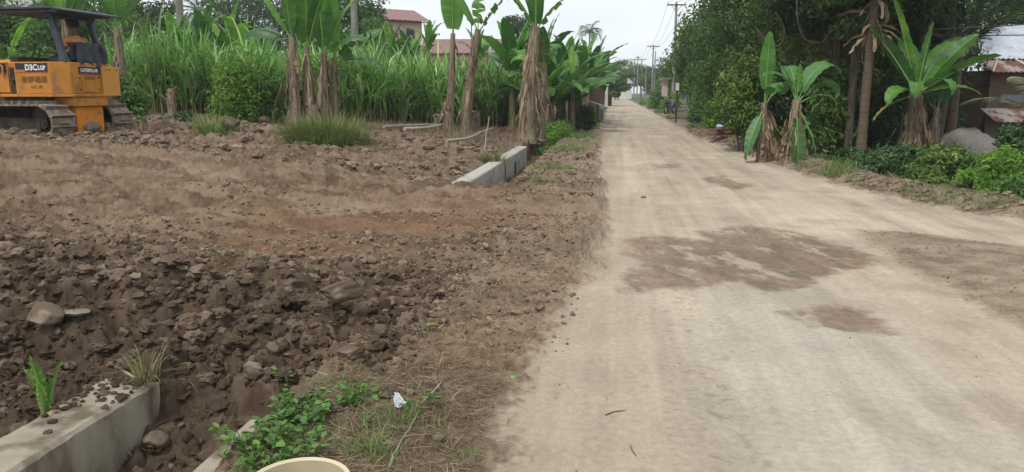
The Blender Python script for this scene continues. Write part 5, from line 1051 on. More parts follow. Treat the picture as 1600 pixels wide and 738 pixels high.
    # blade and push arms (mostly beyond the picture's edge)
    mb = MB(); mb.prism([(3.62, .05), (3.50, .28), (3.50, .55), (3.66, .82), (3.72, .82), (3.57, .54), (3.57, .29), (3.69, .05)], 'x', -1.35, 1.35); mb.build('blade', Yo, t, bevel=.01)
    for sx in (-1, 1):
        mb = MB(); mb.tube([(sx*1.22, 1.25, .42), (sx*1.22, 3.5, .38)], .065, 8); mb.tube([(sx*.6, 2.3, .95), (sx*.7, 3.5, .6)], .04, 8); mb.tube([(sx*.99, 1.30, .42), (sx*1.22, 1.30, .42)], .05, 8); mb.build('push_arm', MUD, t)
    # canopy
    mb = MB(); mb.prism([(-.28, 2.44), (.03, 2.50), (1.1, 2.50), (1.40, 2.44), (1.40, 2.41), (1.1, 2.46), (.03, 2.46), (-.28, 2.405)], 'x', -.78, .78); mb.box(-.72, .72, -.05, 1.18, 2.40, 2.455); mb.build('canopy_roof', KD, t, bevel=.006)
    for sx in (-1, 1):
        mb = MB(); x0 = sx*.52
        vs_ = []
        for (z, y, hw) in ((1.50, .06, .075), (1.62, .08, .062), (2.40, .27, .052)):
            for (dx, dy) in ((-1, -1), (1, -1), (1, 1), (-1, 1)): vs_.append((x0*(1 if z < 2 else .97)+dx*hw*.8, y+dy*hw, z))
        fs = [(i*4+k, i*4+(k+1) % 4, (i+1)*4+(k+1) % 4, (i+1)*4+k) for i in range(2) for k in range(4)]+[(3, 2, 1, 0), (8, 9, 10, 11)]; mb.add(vs_, fs); mb.build('canopy_post', KD, t, bevel=.008)
    mb = MB(); mb.box(-.6, .6, .2, .34, 2.33, 2.402); mb.build('canopy_crossbeam', KD, t)
    mb = MB(); mb.box(-.23, .43, .16, .62, 1.502, 1.58); mb.box(-.23, .43, .06, .16, 1.55, 1.84); mb.box(.44, .50, .18, .6, 1.66, 1.78); mb.build('seat', SE, t, bevel=.03)
    # writing
    def text(s, size, loc, rot, m, name='lettering', sx=1.0, bold=.0):
        cu = bpy.data.curves.new(name, 'FONT'); cu.body = s; cu.size = size; cu.align_x = 'CENTER'; cu.align_y = 'CENTER'; cu.extrude = .0012; cu.offset = bold; cu.resolution_u = 3
        cu.materials.append(m); tmp = bpy.data.objects.new('tmp', cu); me_ = bpy.data.meshes.new_from_object(tmp); bpy.data.objects.remove(tmp); o = link(name, me_); o.parent = t; o.location = loc; o.rotation_euler = rot; o.scale = (sx, 1, 1); return o
    LS = (pi/2, 0, -pi/2); BK = (pi/2, 0, 0)
    text('D3C', .15, (-.749, .60, 1.39), LS, Wt, sx=.9, bold=.006); text('LGP', .11, (-.749, .375, 1.383), LS, Wt, sx=.85, bold=.004)
    text('T', .15, (-.753, 1.86, 1.37), LS, Wt, bold=.006)
    text('\u5357\u91ce\u798f\u83ef', .14, (-.746, .56, 1.16), LS, BR, bold=.002); text('NO \u5167', .09, (-.746, .52, 1.03), LS, BR)
    mb = MB(); mb.box(-.30, .36, -.114 if 0 else -.050, -.043, 1.275, 1.42); mb.build('name_plate', K, t)
    mb = MB(); mb.box(-.295, .275, -.054, -.051, 1.281, 1.297); mb.build('plate_stripe', RD, t)
    text('CATERPILLAR', .093, (-.015, -.054, 1.352), BK, Wt, sx=.86, bold=.003)
    text('\u5357\u91ce\u798f\u83ef', .085, (-.02, -.060, 1.20), BK, BR); text('E', .09, (.40, -.102, 1.36), BK, BR)
    return t
DZ = bulldozer()
# ------------------------------------------------------------------ people
def skin(name, verts, edges, m, parent=None, sub=2):
    """verts: (x,y,z,rx[,ry]); first vertex is the root"""
    me = bpy.data.meshes.new(name); me.from_pydata([v[:3] for v in verts], edges, []); o = link(name, me, parent)
    md = o.modifiers.new('skin', 'SKIN'); md.use_smooth_shade = True
    for i, v in enumerate(verts):
        sv_ = me.skin_vertices[0].data[i]; sv_.radius = (v[3], v[4] if len(v) > 4 else v[3]); sv_.use_root = (i == 0)
    s = o.modifiers.new('sub', 'SUBSURF'); s.levels = sub; s.render_levels = sub; me.materials.append(m); return o
SKN = mat('brown_skin', (.14, .075, .045), (.18, .10, .06), 6, .6, rnd=0)
HAIR = mat('black_hair', (.012, .010, .009), (.022, .018, .016), 20, .7, .004, 60, rnd=0)
def head(parent, c, r, yaw, hair=True):
    V, Fq = I3; q = V.copy(); q = q*np.array([.78, .92, 1.0])
    jaw = V[:, 2] < -.2; q[jaw, 0] *= (1-.25*np.abs(V[jaw, 2])); q[jaw, 1] += .06
    face = np.exp(-((V[:, 0])/.16)**2-((V[:, 2]+.05)/.18)**2)*(V[:, 1] > .6); q[:, 1] += face*.16
    for sx in (-1, 1):
        ear = np.exp(-((V[:, 1])/.14)**2-((V[:, 2]+.02)/.22)**2)*(V[:, 0]*sx > .7); q[:, 0] += sx*ear*.14
        eye = np.exp(-((V[:, 0]-.32*sx)/.13)**2-((V[:, 2]-.08)/.1)**2)*(V[:, 1] > .6); q[:, 1] -= eye*.07
    m_ = MB(); m_.add([tuple(v*r) for v in q], [tuple(f) for f in Fq], 0, True); h = m_.build('head', SKN, parent, c); h.rotation_euler.z = yaw
    m_ = MB(); k = V*np.array([.86, .98, 1.04]); keep = [tuple(f) for f in Fq if np.mean([V[i][2] for i in f]) > (.30 if np.mean([V[i][1] for i in f]) > .25 else -.45)]; nz_ = np.random.RandomState(2).normal(size=k.shape)*.02
    m_.add([tuple(v*r*1.06) for v in (k+nz_)], keep, 0, True); hh = m_.build('hair', HAIR, parent, c); hh.rotation_euler.z = yaw
    m_ = MB()
    for sx in (-1, 1): m_.tube([(sx*.3*r, .80*r, .08*r), (sx*.3*r, .86*r, .08*r)], .07*r, 8)
    e = m_.build('eyes', mat('eyes', (.03, .02, .02), rnd=0), parent, c); e.rotation_euler.z = yaw
    m_ = MB(); m_.tube([(-.2*r, .84*r, -.38*r), (0, .88*r, -.40*r), (.2*r, .84*r, -.38*r)], .04*r, 6); e = m_.build('mouth', mat('lips', (.16, .06, .05), rnd=0), parent, c); e.rotation_euler.z = yaw
def hand(vs_, es, i0, p, d, s=1.0):
    """palm and five fingers grown on from vertex i0 at p heading d"""
    d = Vector(d).normalized(); a = d.cross(Vector((0, 0, 1))); a = a.normalized() if a.length > .1 else Vector((1, 0, 0)); p = Vector(p)
    pm = p+d*.05*s; n = len(vs_); vs_.append((*pm, .028*s, .016*s)); es.append((i0, n)); pb = n
    for k, (off, L) in enumerate(((-.028, .06), (-.010, .07), (.010, .066), (.028, .052))):
        q0 = pm+a*off*s+d*.035*s; q1 = q0+d*L*.5*s+Vector((0, 0, -.012*s)); q2 = q1+d*L*.35*s+Vector((0, 0, -.028*s)); n = len(vs_)
        for q in (q0, q1, q2): vs_.append((*q, .009*s))
        es += [(pb, n), (n, n+1), (n+1, n+2)]
    q0 = p+d*.02*s-a*.035*s; q1 = q0+d*.03*s-a*.02*s; n = len(vs_); vs_ += [(*q0, .011*s), (*q1, .009*s)]; es += [(pb, n), (n, n+1)]
def driver():
    # local frame of the bulldozer: forward +Y
    t = thing('person', 'driver in an orange-tan shirt sitting under the bulldozer canopy', 'person'); t.matrix_world = DZ.matrix_basis @ Matrix.Translation((.12, .28, 1.51))
    v = [(0, .02, .06, .15, .12), (0, .0, .25, .13, .11), (0, .0, .42, .17, .11), (0, .02, .50, .08, .08), (0, .03, .60, .048, .048), (0, .04, .68, .045)]
    e = [(0, 1), (1, 2), (2, 3), (3, 4), (4, 5)]
    for sx in (-1, 1):
        n = len(v); v += [(sx*.19, .02, .45, .06), (sx*.25, .10, .22, .045), (sx*.20, .36, .20, .034), (sx*.20, .42, .21, .026)]; e += [(2, n), (n, n+1), (n+1, n+2), (n+2, n+3)]; hand(v, e, n+3, (sx*.20, .43, .21), (0, 1, 0))
        n = len(v); v += [(sx*.10, .10, .06, .085), (sx*.15, .46, .08, .065), (sx*.15, .52, -.25, .048), (sx*.15, .64, -.30, .035)]; e += [(0, n), (n, n+1), (n+1, n+2), (n+2, n+3)]
    skin('body', v, e, SKN, t)
    sv_ = [(0, .02, .08, .165, .135), (0, .0, .25, .15, .125), (0, .0, .42, .185, .125), (0, .02, .51, .085, .085)]; se = [(0, 1), (1, 2), (2, 3)]
    for sx in (-1, 1): n = len(sv_); sv_ += [(sx*.20, .02, .45, .075), (sx*.245, .08, .28, .062)]; se += [(2, n), (n, n+1)]
    skin('shirt', sv_, se, mat('orange_tan_cloth', (.55, .24, .10), (.62, .30, .14), 8, .9, .004, 30, rnd=0), t)
    sv_ = [(0, .04, .05, .16, .13)]; se = []
    for sx in (-1, 1): n = len(sv_); sv_ += [(sx*.10, .10, .06, .10), (sx*.15, .46, .08, .078), (sx*.15, .52, -.22, .06)]; se += [(0, n), (n, n+1), (n+1, n+2)]
    skin('trousers', sv_, se, mat('dark_cloth', (.03, .035, .05), (.05, .055, .07), 8, .9, rnd=0), t)
    head(t, (0, .05, .75), .125, .2)
driver()
def jacket():
    t = thing('jacket', 'dark grey jacket draped over the back of the bulldozer seat', 'jacket'); t.matrix_world = DZ.matrix_basis @ Matrix.Translation((.10, .05, 1.86))
    n, m_ = 22, 18; V = []
    for i in range(n):
        for j in range(m_):
            u = i/(n-1)*2-1; s = j/(m_-1); a = s*pi*1.0
            if s < .3: y = .20-.5*s/.3*.4; z = .025+.01*sin(u*9); y = .16-.22*s/.3
            else: y = -.06-.05*(s-.3)-.03*sin(u*11+s*3)*(s-.2)-.02*sin(u*23); z = .025-(s-.3)/.7*(.42+.05*sin(u*4))
            V.append((u*.36*(1+.08*s), y, z))
    Fq = [(i*m_+j, i*m_+j+1, (i+1)*m_+j+1, (i+1)*m_+j) for i in range(n-1) for j in range(m_-1)]; mb = MB(); mb.add(V, Fq, 0, True); o = mb.build('cloth', mat('dark_grey_cloth', (.035, .04, .055), (.08, .085, .10), 6, .9, .01, 20, rnd=0), t); sol = o.modifiers.new('thick', 'SOLIDIFY'); sol.thickness = .012
    mb = MB(); mb.tube([(.30, -.06, .0), (.40, -.09, -.16), (.38, -.10, -.36)], [.06, .05, .045], 8); mb.build('sleeve', o.data.materials[0], t)
jacket()
def walker(px, d, label, col, ph):
    b = at(px, d); t = thing('person', label, 'person', b, YAW)
    v = [(0, 0, .95, .14, .10), (0, 0, 1.15, .13, .10), (0, 0, 1.36, .17, .10), (0, 0, 1.46, .07), (0, 0, 1.53, .05)]; e = [(0, 1), (1, 2), (2, 3), (3, 4)]
    for sx in (-1, 1):
        n = len(v); f = sx*ph; v += [(sx*.19, 0, 1.38, .06), (sx*.24, -.10*f, 1.12, .045), (sx*.25, .10*f, .88, .032)]; e += [(2, n), (n, n+1), (n+1, n+2)]; hand(v, e, n+2, (sx*.25, .1*f, .87), (0, .2, -1))
        n = len(v); v += [(sx*.09, 0, .88, .09), (sx*.10, .16*f, .50, .065), (sx*.10, -.02+.12*f, .10, .042), (sx*.10, .12+.12*f, .04, .04)]; e += [(0, n), (n, n+1), (n+1, n+2), (n+2, n+3)]
    skin('body', v, e, SKN, t, 1)
    sv_ = [(0, 0, .92, .155, .115), (0, 0, 1.15, .15, .115), (0, 0, 1.36, .185, .115), (0, 0, 1.47, .075)]; se = [(0, 1), (1, 2), (2, 3)]
    for sx in (-1, 1): n = len(sv_); sv_ += [(sx*.20, 0, 1.38, .075), (sx*.24, -.1*sx*ph, 1.16, .06)]; se += [(2, n), (n, n+1)]
    skin('shirt', sv_, se, mat('shirt', col, rnd=0), t, 1)
    sv_ = [(0, 0, .93, .15, .11)]; se = []
    for sx in (-1, 1): n = len(sv_); sv_ += [(sx*.09, 0, .86, .10), (sx*.10, .15*sx*ph, .50, .08), (sx*.10, -.02+.12*sx*ph, .16, .06)]; se += [(0, n), (n, n+1), (n+1, n+2)]
    skin('trousers', sv_, se, mat('trousers', (.07, .04, .05), rnd=0), t, 1); head(t, (0, 0, 1.62), .11, 0)
walker(960, 138, 'distant person in red on the left side of the road end', (.42, .05, .04), 1)
walker(964.5, 134, 'distant person in dark red walking right of the other at the road end', (.30, .03, .035), -1)
# ------------------------------------------------------------------ buildings
PR = mat('faded_pink_roof_paint', (.22, .125, .12), (.29, .175, .165), 3, .7, c3=(.18, .105, .10), s3=3, rnd=0); CW = mat('cream_plaster', (.62, .48, .33), (.70, .57, .42), 2, .9, rnd=0); GW = mat('grey_plaster', (.26, .26, .25), (.33, .33, .32), 2, .9, rnd=0); FS = mat('white_fascia', (.5, .46, .42), rnd=0); WD = mat('window_dark', (.03, .035, .04), rough=.2, rnd=0, spec=.6); SOF = mat('brown_soffit', (.16, .12, .09), rnd=0)
def corrug(mb, a, b, c, d_, n, amp, mi=0):
    """corrugated sheet between corners a,b (eave) and d_,c (ridge), n waves"""
    a, b, c, d_ = map(Vector, (a, b, c, d_)); up = (b-a).cross(d_-a).normalized(); N_ = n*4; V = []
    for i in range(N_+1):
        u = i/N_; h = amp*sin(2*pi*u*n); V += [a.lerp(b, u)+up*h, d_.lerp(c, u)+up*h]
    mb.add(V, [(2*i, 2*i+2, 2*i+3, 2*i+1) for i in range(N_)], mi, True)
    V = [v-up*.02 for v in V]; mb.add(V, [(2*i, 2*i+1, 2*i+3, 2*i+2) for i in range(N_)], mi, True)
def house(name, label, cat, pos, rz, w, l, hw, rise, over, wall, roof, windows=(), doors=()):
    """gable house: ridge along local x; w along x, l along y"""
    t = thing(name, label, cat, pos, rz); mb = MB()
    pro = [(-l/2, 0), (l/2, 0), (l/2, hw), (0, hw+rise), (-l/2, hw)]; mb.prism(pro, 'x', -w/2, w/2); mb.build('wall', wall, t)
    k = rise/(l/2); mb = MB()
    for sy in (-1, 1): corrug(mb, (-(w/2+over)*sy*-1*-1, sy*(l/2+over), hw-k*over+.05), ((w/2+over)*sy, sy*(l/2+over), hw-k*over+.05), ((w/2+over)*sy, 0, hw+rise+.05), (-(w/2+over)*sy, 0, hw+rise+.05), int(w*3), .02)
    mb.build('roof', roof, t); mb = MB()
    for sx in (-1, 1):
        for sy in (-1, 1):
            e = [(sx*(w/2+over), sy*(l/2+over), hw-k*over+.03), (sx*(w/2+over), 0, hw+rise+.03)]; mb.tube(e, .06, 4)
    mb.build('fascia', FS, t); mb = MB(); mb.box(-w/2-over+.05, w/2+over-.05, -l/2-over+.05, -l/2, hw-k*over-.01, hw-k*over+.02); mb.build('soffit', SOF, t)
    for (ax, c, z0, z1, hw_) in windows:
        f = MB()
        if ax == 'y': f.box(c-hw_-.06, c+hw_+.06, -l/2-.05, -l/2+.0, z0-.06, z1+.06)
        else: f.box(w/2, w/2+.05, c-hw_-.06, c+hw_+.06, z0-.06, z1+.06)
        fo = f.build('window', FS, t); g = MB()
        if ax == 'y': g.box(c-hw_, c+hw_, -l/2-.07, -l/2-.052, z0, z1)
        else: g.box(w/2+.052, w/2+.07, c-hw_, c+hw_, z0, z1)
        g.build('pane', WD, fo)
    return t
p = P(632, 143, 60); house('house', 'two-storey cream house with a pink sheet roof above the banana leaves', 'house', (p.x-1.2, p.y, .3), YAW+.62, 3.6, 4.2, 6.55, .8, .55, CW, PR, [('y', -.9, 4.6, 5.6, .18), ('y', .8, 4.4, 5.9, .35), ('x', 0, 4.6, 5.8, .4)])
p = P(735, 143, 52); house('shed', 'long low building with a faded pink roof behind the cane', 'shed', (p.x, p.y, .3), YAW-.05, 5.6, 3.6, 3.75, .85, .3, CW, PR, [('y', -1.5, 1.4, 2.4, .4), ('y', 1.5, 1.4, 2.4, .4)])
p = P(783, 143, 47); t = thing('building', 'small grey plastered block left of the thickest trunk', 'building', (p.x, p.y, .2), YAW); mb = MB(); mb.box(-.55, .55, -1, 1, 0, 3.9); mb.build('wall', GW, t); mb = MB(); mb.prism([(-1.15, 3.6), (1.15, 4.2), (1.15, 4.26), (-1.15, 3.66)], 'x', -.65, .65); mb.build('roof', PR if 0 else GW, t); mb = MB(); mb.box(-.3, .3, -1.03, -1.003, 1, 2.4); mb.build('door', WD, t)
p = P(10, 143, 46); house('house', 'pale house with dark windows at the top left corner behind the trees', 'house', (p.x, p.y, .6), YAW+.1, 6, 4, 5.6, 1.0, .5, mat('pale_plaster', (.46, .43, .38), (.55, .52, .46), 2, .9, rnd=0), GW, [('y', -1.2, 4.6, 5.4, .35), ('y', .1, 4.6, 5.4, .35), ('y', 1.4, 4.6, 5.4, .35)])
for k, (px_, h_, lb) in enumerate(((738, 4.9, 'thin bent metal rod standing against the sky left of the yellow-edged banana'), (769, 4.2, 'thin metal rod standing against the sky above the long pink roof'))):
    b_ = at(px_, 46); t = thing('antenna_pole', lb, 'pole', b_); mb = MB(); mb.tube([(0, 0, -.2), (0, 0, h_)]+([(.08, 0, h_+.05), (.35, 0, h_+.05)] if k == 0 else []), .03, 6); mb.build('mast', M['bark'], t)
# brick kiosk
b_ = at(934, 40); t = thing('brick_kiosk', 'small brown brick kiosk with a white pillar and slanted pale slab', 'kiosk', b_, YAW); BK_ = mat('dark_red_brick', (.085, .045, .034), (.13, .075, .055), 12, .9, rnd=0); WP = mat('white_plaster', (.55, .55, .52), (.66, .66, .63), 4, .8, rnd=0)
mb = MB(); mb.box(-.42, .32, -.1, 1.6, .9, 1.92); mb.build('brick_wall', BK_, t); mb = MB(); mb.box(-.38, .30, .0, 1.5, 0, .899); mb.build('base_wall', GW, t)
mb = MB(); mb.box(.33, .47, -.16, .02, .55, 1.72); mb.box(.29, .51, -.20, .06, 1.722, 1.80); mb.build('pillar', WP, t)
mb = MB(); mb.prism([(-.52, 1.02), (.44, .66), (.44, .60), (-.52, .96)], 'y', -.6, -.14); mb.build('slab', WP, t)
mb = MB(); mb.tube([(-.06, -.35, -.3), (-.06, -.35, .80)], .04, 6); mb.build('post', M['bark'], t)
# tin-roofed house on the right
SR = mat('silver_corrugated_iron', (.42, .46, .53), (.56, .60, .67), 2, .45, metal=.2, c3=(.28, .24, .22), s3=1.5, t3=.66, rnd=0, spec=.5); RR_ = mat('rusty_corrugated_iron', (.12, .055, .042), (.19, .095, .072), 3, .8, c3=(.30, .27, .25), s3=2.5, t3=.5, rnd=0); HW = mat('stained_brown_boards', (.10, .065, .045), (.17, .115, .08), 3, .9, stretch=(1, 1, 8), rnd=0); CN = mat('bare_cement', (.20, .17, .14), (.27, .235, .20), 3, .9, rnd=0)
c0 = P(1640, 143, 24.5); t = thing('house', 'brown house with silver and rusty corrugated roof behind the coconut fronds', 'house', (c0.x, c0.y, -.1), YAW+.08)
zt = lambda py, d=23.3: EYE+(143-py)*d/F_PX+.1
mb = MB(); mb.box(-1.75, 5, .35, 5, 0, 2.35); mb.build('wall', HW, t); mb = MB(); mb.box(-1.78, 5.0, .30, .345, 0, 1.05); mb.build('cement_base', CN, t)
mb = MB(); corrug(mb, (-2.1, -.25, zt(113)), (5, -.25, zt(113)), (5, .45, zt(90)), (-2.1, .45, zt(90)), 40, .018); mb.build('rusty_eave', RR_, t)
mb = MB(); corrug(mb, (-2.0, .30, zt(91)), (5, .30, zt(91)), (5, 2.8, zt(91)+1.25), (-1.5, 2.8, zt(91)+1.25), 40, .018); mb.build('roof', SR, t)
mb = MB(); mb.tube([(-2.1, -.22, zt(113)+.02), (-1.45, .5, zt(86))], .03, 4); mb.tube([(-.75, -.25, zt(113)+.03), (-1.1, .5, zt(86))], .04, 4); mb.build('barge_board', mat('pale_board', (.45, .40, .36), rnd=0), t)
mb = MB(); corrug(mb, (-2.3, -.85, zt(190)), (4, -.85, zt(190)), (4, .30, zt(170)), (-2.0, .30, zt(170)), 36, .015); mb.build('lower_eave', RR_, t)
mb = MB(); mb.box(-1.4, 4, .27, .30, 1.35, 1.60); mb.build('wall_band', mat('blue_grey_band', (.16, .18, .20), rnd=0), t)
mb = MB(); mb.box(-.5, .3, .33, .348, 1.62, 2.2); mb.build('window', WD, t)
for x_ in (-2.0, 0.2): mb = MB(); mb.tube([(x_, -.7, -.2), (x_, -.7, zt(186))], .05, 8); mb.build('porch_post', M['bark'], t)
# wooden hut wall / trunk behind big banana
b_ = at(1462, 22); mb = MB(); mb.tube([(0, 0, -.2), (0, 0, .2), (.1, 0, 1.4), (.15, .1, 3.2), (.2, .2, 4.6)], [.24, .20, .18, .16, .1], 14, jit=.05, rg=random.Random(5)); t = thing('broadleaf_tree', 'thick brown tree trunk standing left of the gravel heap', 'tree', b_); mb.build('trunk', M['bark'], t)
rg_ = np.random.RandomState(6); C_ = [(rg_.normal()*.9+.2, rg_.normal()*.9, 4.8+rg_.normal()*.5) for _ in range(16)]; V_, F_, T_ = leafcloud(4200, C_, [(.6, .6, .4)]*16, .17, rg_); link('crown', npmesh('crown', V_, F_, M['tree_b'], tint=T_), t)
# gravel heap
g_ = at(1532, 18.8); V_, F_ = lump(ico(4), np.random.RandomState(12), .8, 1.0, .012); V_ = V_*np.array([1.25, .9, .95]); o = link('gravel_heap', npmesh('gravel_heap', V_, F_, mat('grey_gravel', (.13, .12, .105), (.23, .215, .195), 30, .95, .02, 60, rnd=0), smooth=True), None, (g_.x, g_.y, g_.z-.08)); tag(o, 'heap of grey gravel beside the brown house', 'gravel heap')
# red-brown boards at the road bend
b_ = at(1140, 24.5); t = thing('board_pile', 'low pile of red-brown boards under the trees at the road bend', 'boards', b_, YAW+.1); RB = mat('red_brown_boards', (.15, .075, .055), (.22, .12, .09), 6, .9, stretch=(1, 8, 8), rnd=.2); rr_ = random.Random(3)
for k in range(9):
    x0 = -.75+.05*k; z0 = .03+.055*(k % 5)+(.02 if k > 4 else 0); mb = MB(); Mx = Matrix.Rotation(rr_.uniform(-.12, .12), 4, 'Z') @ Matrix.Rotation(rr_.uniform(-.05, .05), 4, 'Y'); mb.box(x0, x0+rr_.uniform(1.2, 1.7), -.35+.12*(k % 4), -.22+.12*(k % 4), z0, z0+.04, 0, Mx); mb.build('board', RB, t)
g_ = at(1125, 24.3); mb = MB(); V_, F_ = lump(I3, np.random.RandomState(5), .6, .6, .03); mb.add([tuple(v*.13) for v in V_], [tuple(f) for f in F_], 0, True); o = mb.build('plastic_bag', mat('pale_blue_plastic', (.42, .50, .60), rough=.35, rnd=0), None, (g_.x, g_.y, g_.z+.42)); tag(o, 'small pale blue bag on top of the red-brown boards', 'bag')
b_ = at(1157, 22.5); t = thing('fence_post', 'slanted grey concrete post among the dark leaves at the road bend', 'post', b_); mb = MB(); mb.tube([(0, 0, -.3), (.12, 0, 1.45)], .045, 8); mb.build('post', M['concrete_pole'], t); mb = MB(); mb.box(.06, .18, -.06, .06, 1.44, 1.50); mb.build('cap', M['concrete_pole'], t)
# lianas
for k, (pxs, lb) in enumerate((([(1212, 20), (1225, 45), (1221, 68), (1205, 72), (1190, 55), (1180, 42)], 'pale looping liana hanging above the tall bright banana leaf'), ([(1245, 0), (1247, 35), (1258, 62), (1285, 66), (1300, 40)], 'dark liana curving above the folded-leaf banana'))):
    pts = [P(q[0], q[1], 19.5+.1*i) for i, q in enumerate(pxs)]; base = pts[0].copy(); fine = []
    for i in range(len(pts)-1):
        for j in range(5):
            u = j/5; a0 = pts[max(i-1, 0)]; a3 = pts[min(i+2, len(pts)-1)]; p1, p2 = pts[i], pts[i+1]; fine.append(.5*((2*p1)+(p2-a0)*u+(2*a0-5*p1+4*p2-a3)*u*u+(3*p1-a0-3*p2+a3)*u**3)-base)
    fine.append(pts[-1]-base); mb = MB(); mb.tube(fine, .022, 6); o = mb.build('liana', M['bark'], None, base); tag(o, lb, 'vine')
# dead leaves on the palm trunk
pt = tp(1349, 18.8); n_ = 34; rg_ = np.random.RandomState(31); z_ = rg_.uniform(2.9, 3.9, n_); az_ = rg_.uniform(0, 6.28, n_)
V_, F_, T_ = ribbons(np.stack([.08+np.cos(az_)*.1, np.sin(az_)*.1, z_], 1), az_, rg_.uniform(-1.2, .2, n_), rg_.uniform(.4, .9, n_), rg_.uniform(.5, 1.6, n_), .09, 7, lambda t: .5+.5*sin(pi*t), rg_, twist=rg_.uniform(-1, 1, n_)); V_ = V_+rg_.normal(size=V_.shape)*.012
par = [o for o in bpy.data.objects if o.get('label', '').startswith('brown palm trunk')][0]; link('dry_leaves', npmesh('dry_leaves', V_, F_, M['ban_dead'], tint=T_), par)
# ------------------------------------------------------------------ sign, motorbike
b_ = at(1038, 46); t = thing('signboard', 'small pink hanging board under a tin strip at the right roadside', 'sign', b_, YAW); mb = MB(); mb.tube([(.24, 0, -.2), (.24, 0, 2.35)], .035, 6); mb.build('post', M['bark'], t); mb = MB(); mb.box(-.22, .12, -.02, .02, 1.30, 2.25); mb.build('board', mat('pale_pink_board', (.56, .42, .40), (.62, .48, .46), 3, .7, rnd=0), t); mb = MB(); mb.prism([(-.25, 2.36), (.25, 2.28), (.25, 2.25), (-.25, 2.33)], 'x', -.3, .4); mb.build('tin_strip', SR, t)
b_ = at(1056, 40); t = thing('marker_post', 'brown roadside post with a small white box near its top', 'post', b_, YAW); mb = MB(); mb.tube([(0, 0, -.2), (0, 0, 1.95)], .05, 6); mb.build('post', M['bark'], t); mb = MB(); mb.box(-.08, .08, -.1, .0, 1.62, 2.0); mb.build('box', WP, t)
def motorbike():
    b_ = at(1046, 56); t = thing('motorbike', 'dark parked motorbike at the right road edge', 'motorbike', b_, YAW+.9); K_ = mat('tyre', (.02, .02, .02), rnd=0); C_ = mat('blue_black_plastic', (.03, .05, .12), rough=.3, rnd=0, spec=.6); S_ = mat('bike_metal', (.35, .36, .38), rough=.35, metal=.6, rnd=0)
    for x in (-.62, .62):
        mb = MB(); mb.tube([(x+.27*cos(a), 0, .30+.27*sin(a)) for a in np.linspace(0, 2*pi, 25)], .045, 8); w_ = mb.build('wheel', K_, t); mb = MB(); mb.tube([(x, -.05, .30), (x, .05, .30)], .06, 10)
        for k in range(6): mb.tube([(x, 0, .30), (x+.25*cos(k*pi/3), 0, .30+.25*sin(k*pi/3))], .01, 4)
        mb.build('hub', S_, w_)
    mb = MB(); mb.prism([(-.5, .55), (-.1, .40), (.25, .45), (.42, .95), (.34, 1.0), (.1, .62), (-.2, .68), (-.55, .72)], 'y', -.11, .11); mb.build('body', C_, t, bevel=.02)
    mb = MB(); mb.prism([(-.62, .74), (.05, .70), (.02, .80), (-.3, .82), (-.66, .84)], 'y', -.12, .12); mb.build('seat', K_, t, bevel=.02)
    mb = MB(); mb.tube([(.62, 0, .3), (.38, 0, .98)], .03, 8); mb.tube([(.34, -.33, 1.04), (.40, 0, .98), (.34, .33, 1.04)], .016, 6); mb.build('fork_and_handlebar', S_, t)
    mb = MB(); mb.tube([(.46, 0, .90), (.54, 0, .88)], .08, 12); mb.build('headlight', mat('lamp_glass', (.6, .6, .6), rough=.1, rnd=0), t); mb = MB(); mb.tube([(-.75, .12, .28), (-.1, .12, .30)], .035, 8); mb.build('exhaust', S_, t)
    for s in (-1, 1): mb = MB(); mb.tube([(.36, s*.25, 1.04), (.33, s*.30, 1.18)], .01, 6); mb.tube([(.33, s*.34, 1.2), (.33, s*.26, 1.2)], .04, 8); mb.build('mirror', S_, t)
motorbike()
# ------------------------------------------------------------------ utility poles and wires
POLES = {}
def upole(key, px, d, h, label, arms=((.0, .9),), ins=3, r=.12, armr=YAW):
    b_ = at(px, d); t = thing('utility_pole', label, 'utility pole', b_, armr); mb = MB(); mb.tube([(0, 0, -.3), (0, 0, h)], [r*1.2, r*.75], 10); mb.build('pole', M['concrete_pole'], t); tops = []
    for (dz, hw) in arms:
        z = h-.25-dz; mb = MB(); mb.box(-hw, hw, -.05-r, .04-r, z-.05, z+.05); mb.tube([(-hw*.6, -r, z), (0, -r*.6, z-.5)], .02, 4); mb.tube([(hw*.6, -r, z), (0, -r*.6, z-.5)], .02, 4); ca = mb.build('crossarm', M['bark'], t)
        for k in range(ins):
            x = -hw*.9+1.8*hw*k/(ins-1); mb = MB(); mb.tube([(x, -r, z+.05), (x, -r, z+.16), (x, -r, z+.22)], [.03, .05, .03], 8); mb.build('insulator', WP, ca); tops.append(b_+Vector((cos(armr)*x, sin(armr)*x, z+.22)))
    POLES[key] = tops; return t
upole('a', 1050, 63, 8.55, 'tallest utility pole rising out of the right trees', ((0, .75),))
upole('b', 1017, 118, 8.4, 'second utility pole with a wide crossarm over the right verge', ((0, .95),), ins=4)
upole('b2', 1020.5, 121, 7.6, 'plain pole standing close behind the second utility pole', (), r=.1)
upole('c', 989, 160, 8.2, 'left one of the three crowded far utility poles', ((0, .8),))
upole('d', 994, 158, 8.6, 'middle and highest of the three crowded far utility poles', ((0, .5),))
upole('e', 1000, 160, 8.2, 'right one of the three crowded far utility poles', ((0, .9),))
upole('f', 559.5, 33, 7.6, 'plain grey concrete pole rising from the cane by the left banana cluster', ((0, .9),), r=.145)
upole('g', 1007, 132, 5.8, 'short bare pole in the far right shrubs', (), r=.1)
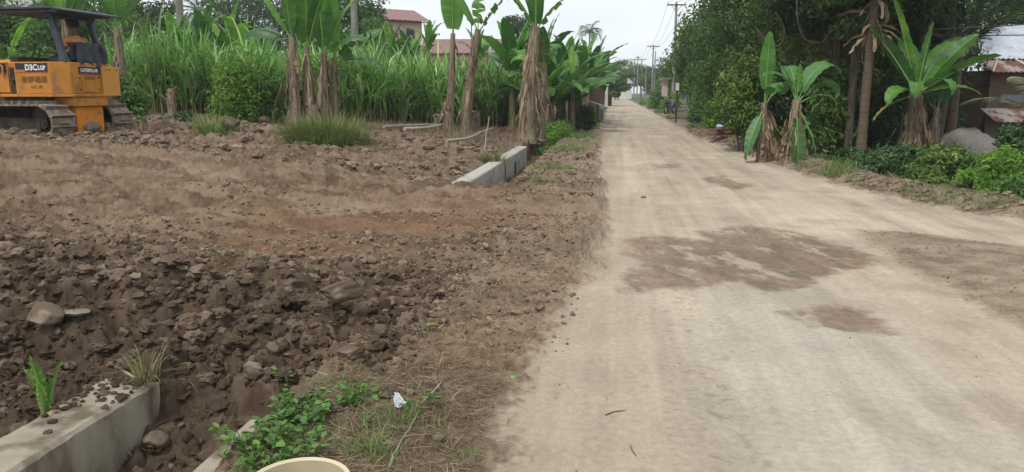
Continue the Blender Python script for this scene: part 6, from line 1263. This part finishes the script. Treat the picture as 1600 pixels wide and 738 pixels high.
def wire(a, b, sag, label):
    a, b = Vector(a), Vector(b); mb = MB(); n = 18; pts = [Vector((b-a))*(i/n)+Vector((0, 0, -sag*4*(i/n)*(1-i/n))) for i in range(n+1)]; mb.tube(pts, .012, 4, cap=False); o = mb.build('power_line', K_W, None, a); tag(o, label, 'power line', 'overhead power lines along the road')
K_W = mat('black_cable', (.06, .06, .065), (.09, .09, .095), rnd=0)
for i in range(3): wire(POLES['a'][i], POLES['b'][i], 1.2, 'thin power line from the tallest pole to the second utility pole'); wire(POLES['b'][i], POLES['e'][i], .8, 'thin power line from the second utility pole to the far poles'); wire(POLES['a'][i], POLES['a'][i]+Vector((1.8, -68, .3)), 1.4, 'thin power line running from the tallest pole towards the viewer')
for i in range(2): wire(P(1700, 30+22*i, 17), P(1090, 28-12*i, 30), .35, ('upper', 'lower')[i]+' of the two cables strung through the right grove')
# building closing the road
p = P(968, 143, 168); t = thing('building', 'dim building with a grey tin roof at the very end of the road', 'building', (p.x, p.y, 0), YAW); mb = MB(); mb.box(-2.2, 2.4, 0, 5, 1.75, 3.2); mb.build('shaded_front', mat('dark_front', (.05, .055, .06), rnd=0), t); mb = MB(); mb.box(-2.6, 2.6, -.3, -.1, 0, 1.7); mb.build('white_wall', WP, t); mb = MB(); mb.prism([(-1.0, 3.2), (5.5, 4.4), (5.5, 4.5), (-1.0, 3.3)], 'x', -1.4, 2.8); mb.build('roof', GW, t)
for x_ in (-2.3, 2.3): mb = MB(); mb.box(x_-.15, x_+.15, -.35, -.05, 0, 2.2); mb.build('gate_post', WP, t)

# ------------------------------------------------------------------ haze
bm = bmesh.new(); bmesh.ops.create_cube(bm, size=1); me = bpy.data.meshes.new('haze'); bm.to_mesh(me); bm.free(); hz = link('haze', me, None, (0, 0, 7.5)); hz.scale = (1300, 1300, 19); tag(hz, kind='stuff')
hm = bpy.data.materials.new('haze'); hm.use_nodes = True; hn = hm.node_tree.nodes; hn.clear(); ho = hn.new('ShaderNodeOutputMaterial'); pv = hn.new('ShaderNodeVolumePrincipled'); pv.inputs['Color'].default_value = (.86, .93, 1, 1); pv.inputs['Density'].default_value = .0008; pv.inputs['Anisotropy'].default_value = .2
hm.node_tree.links.new(pv.outputs[0], ho.inputs['Volume']); me.materials.append(hm)
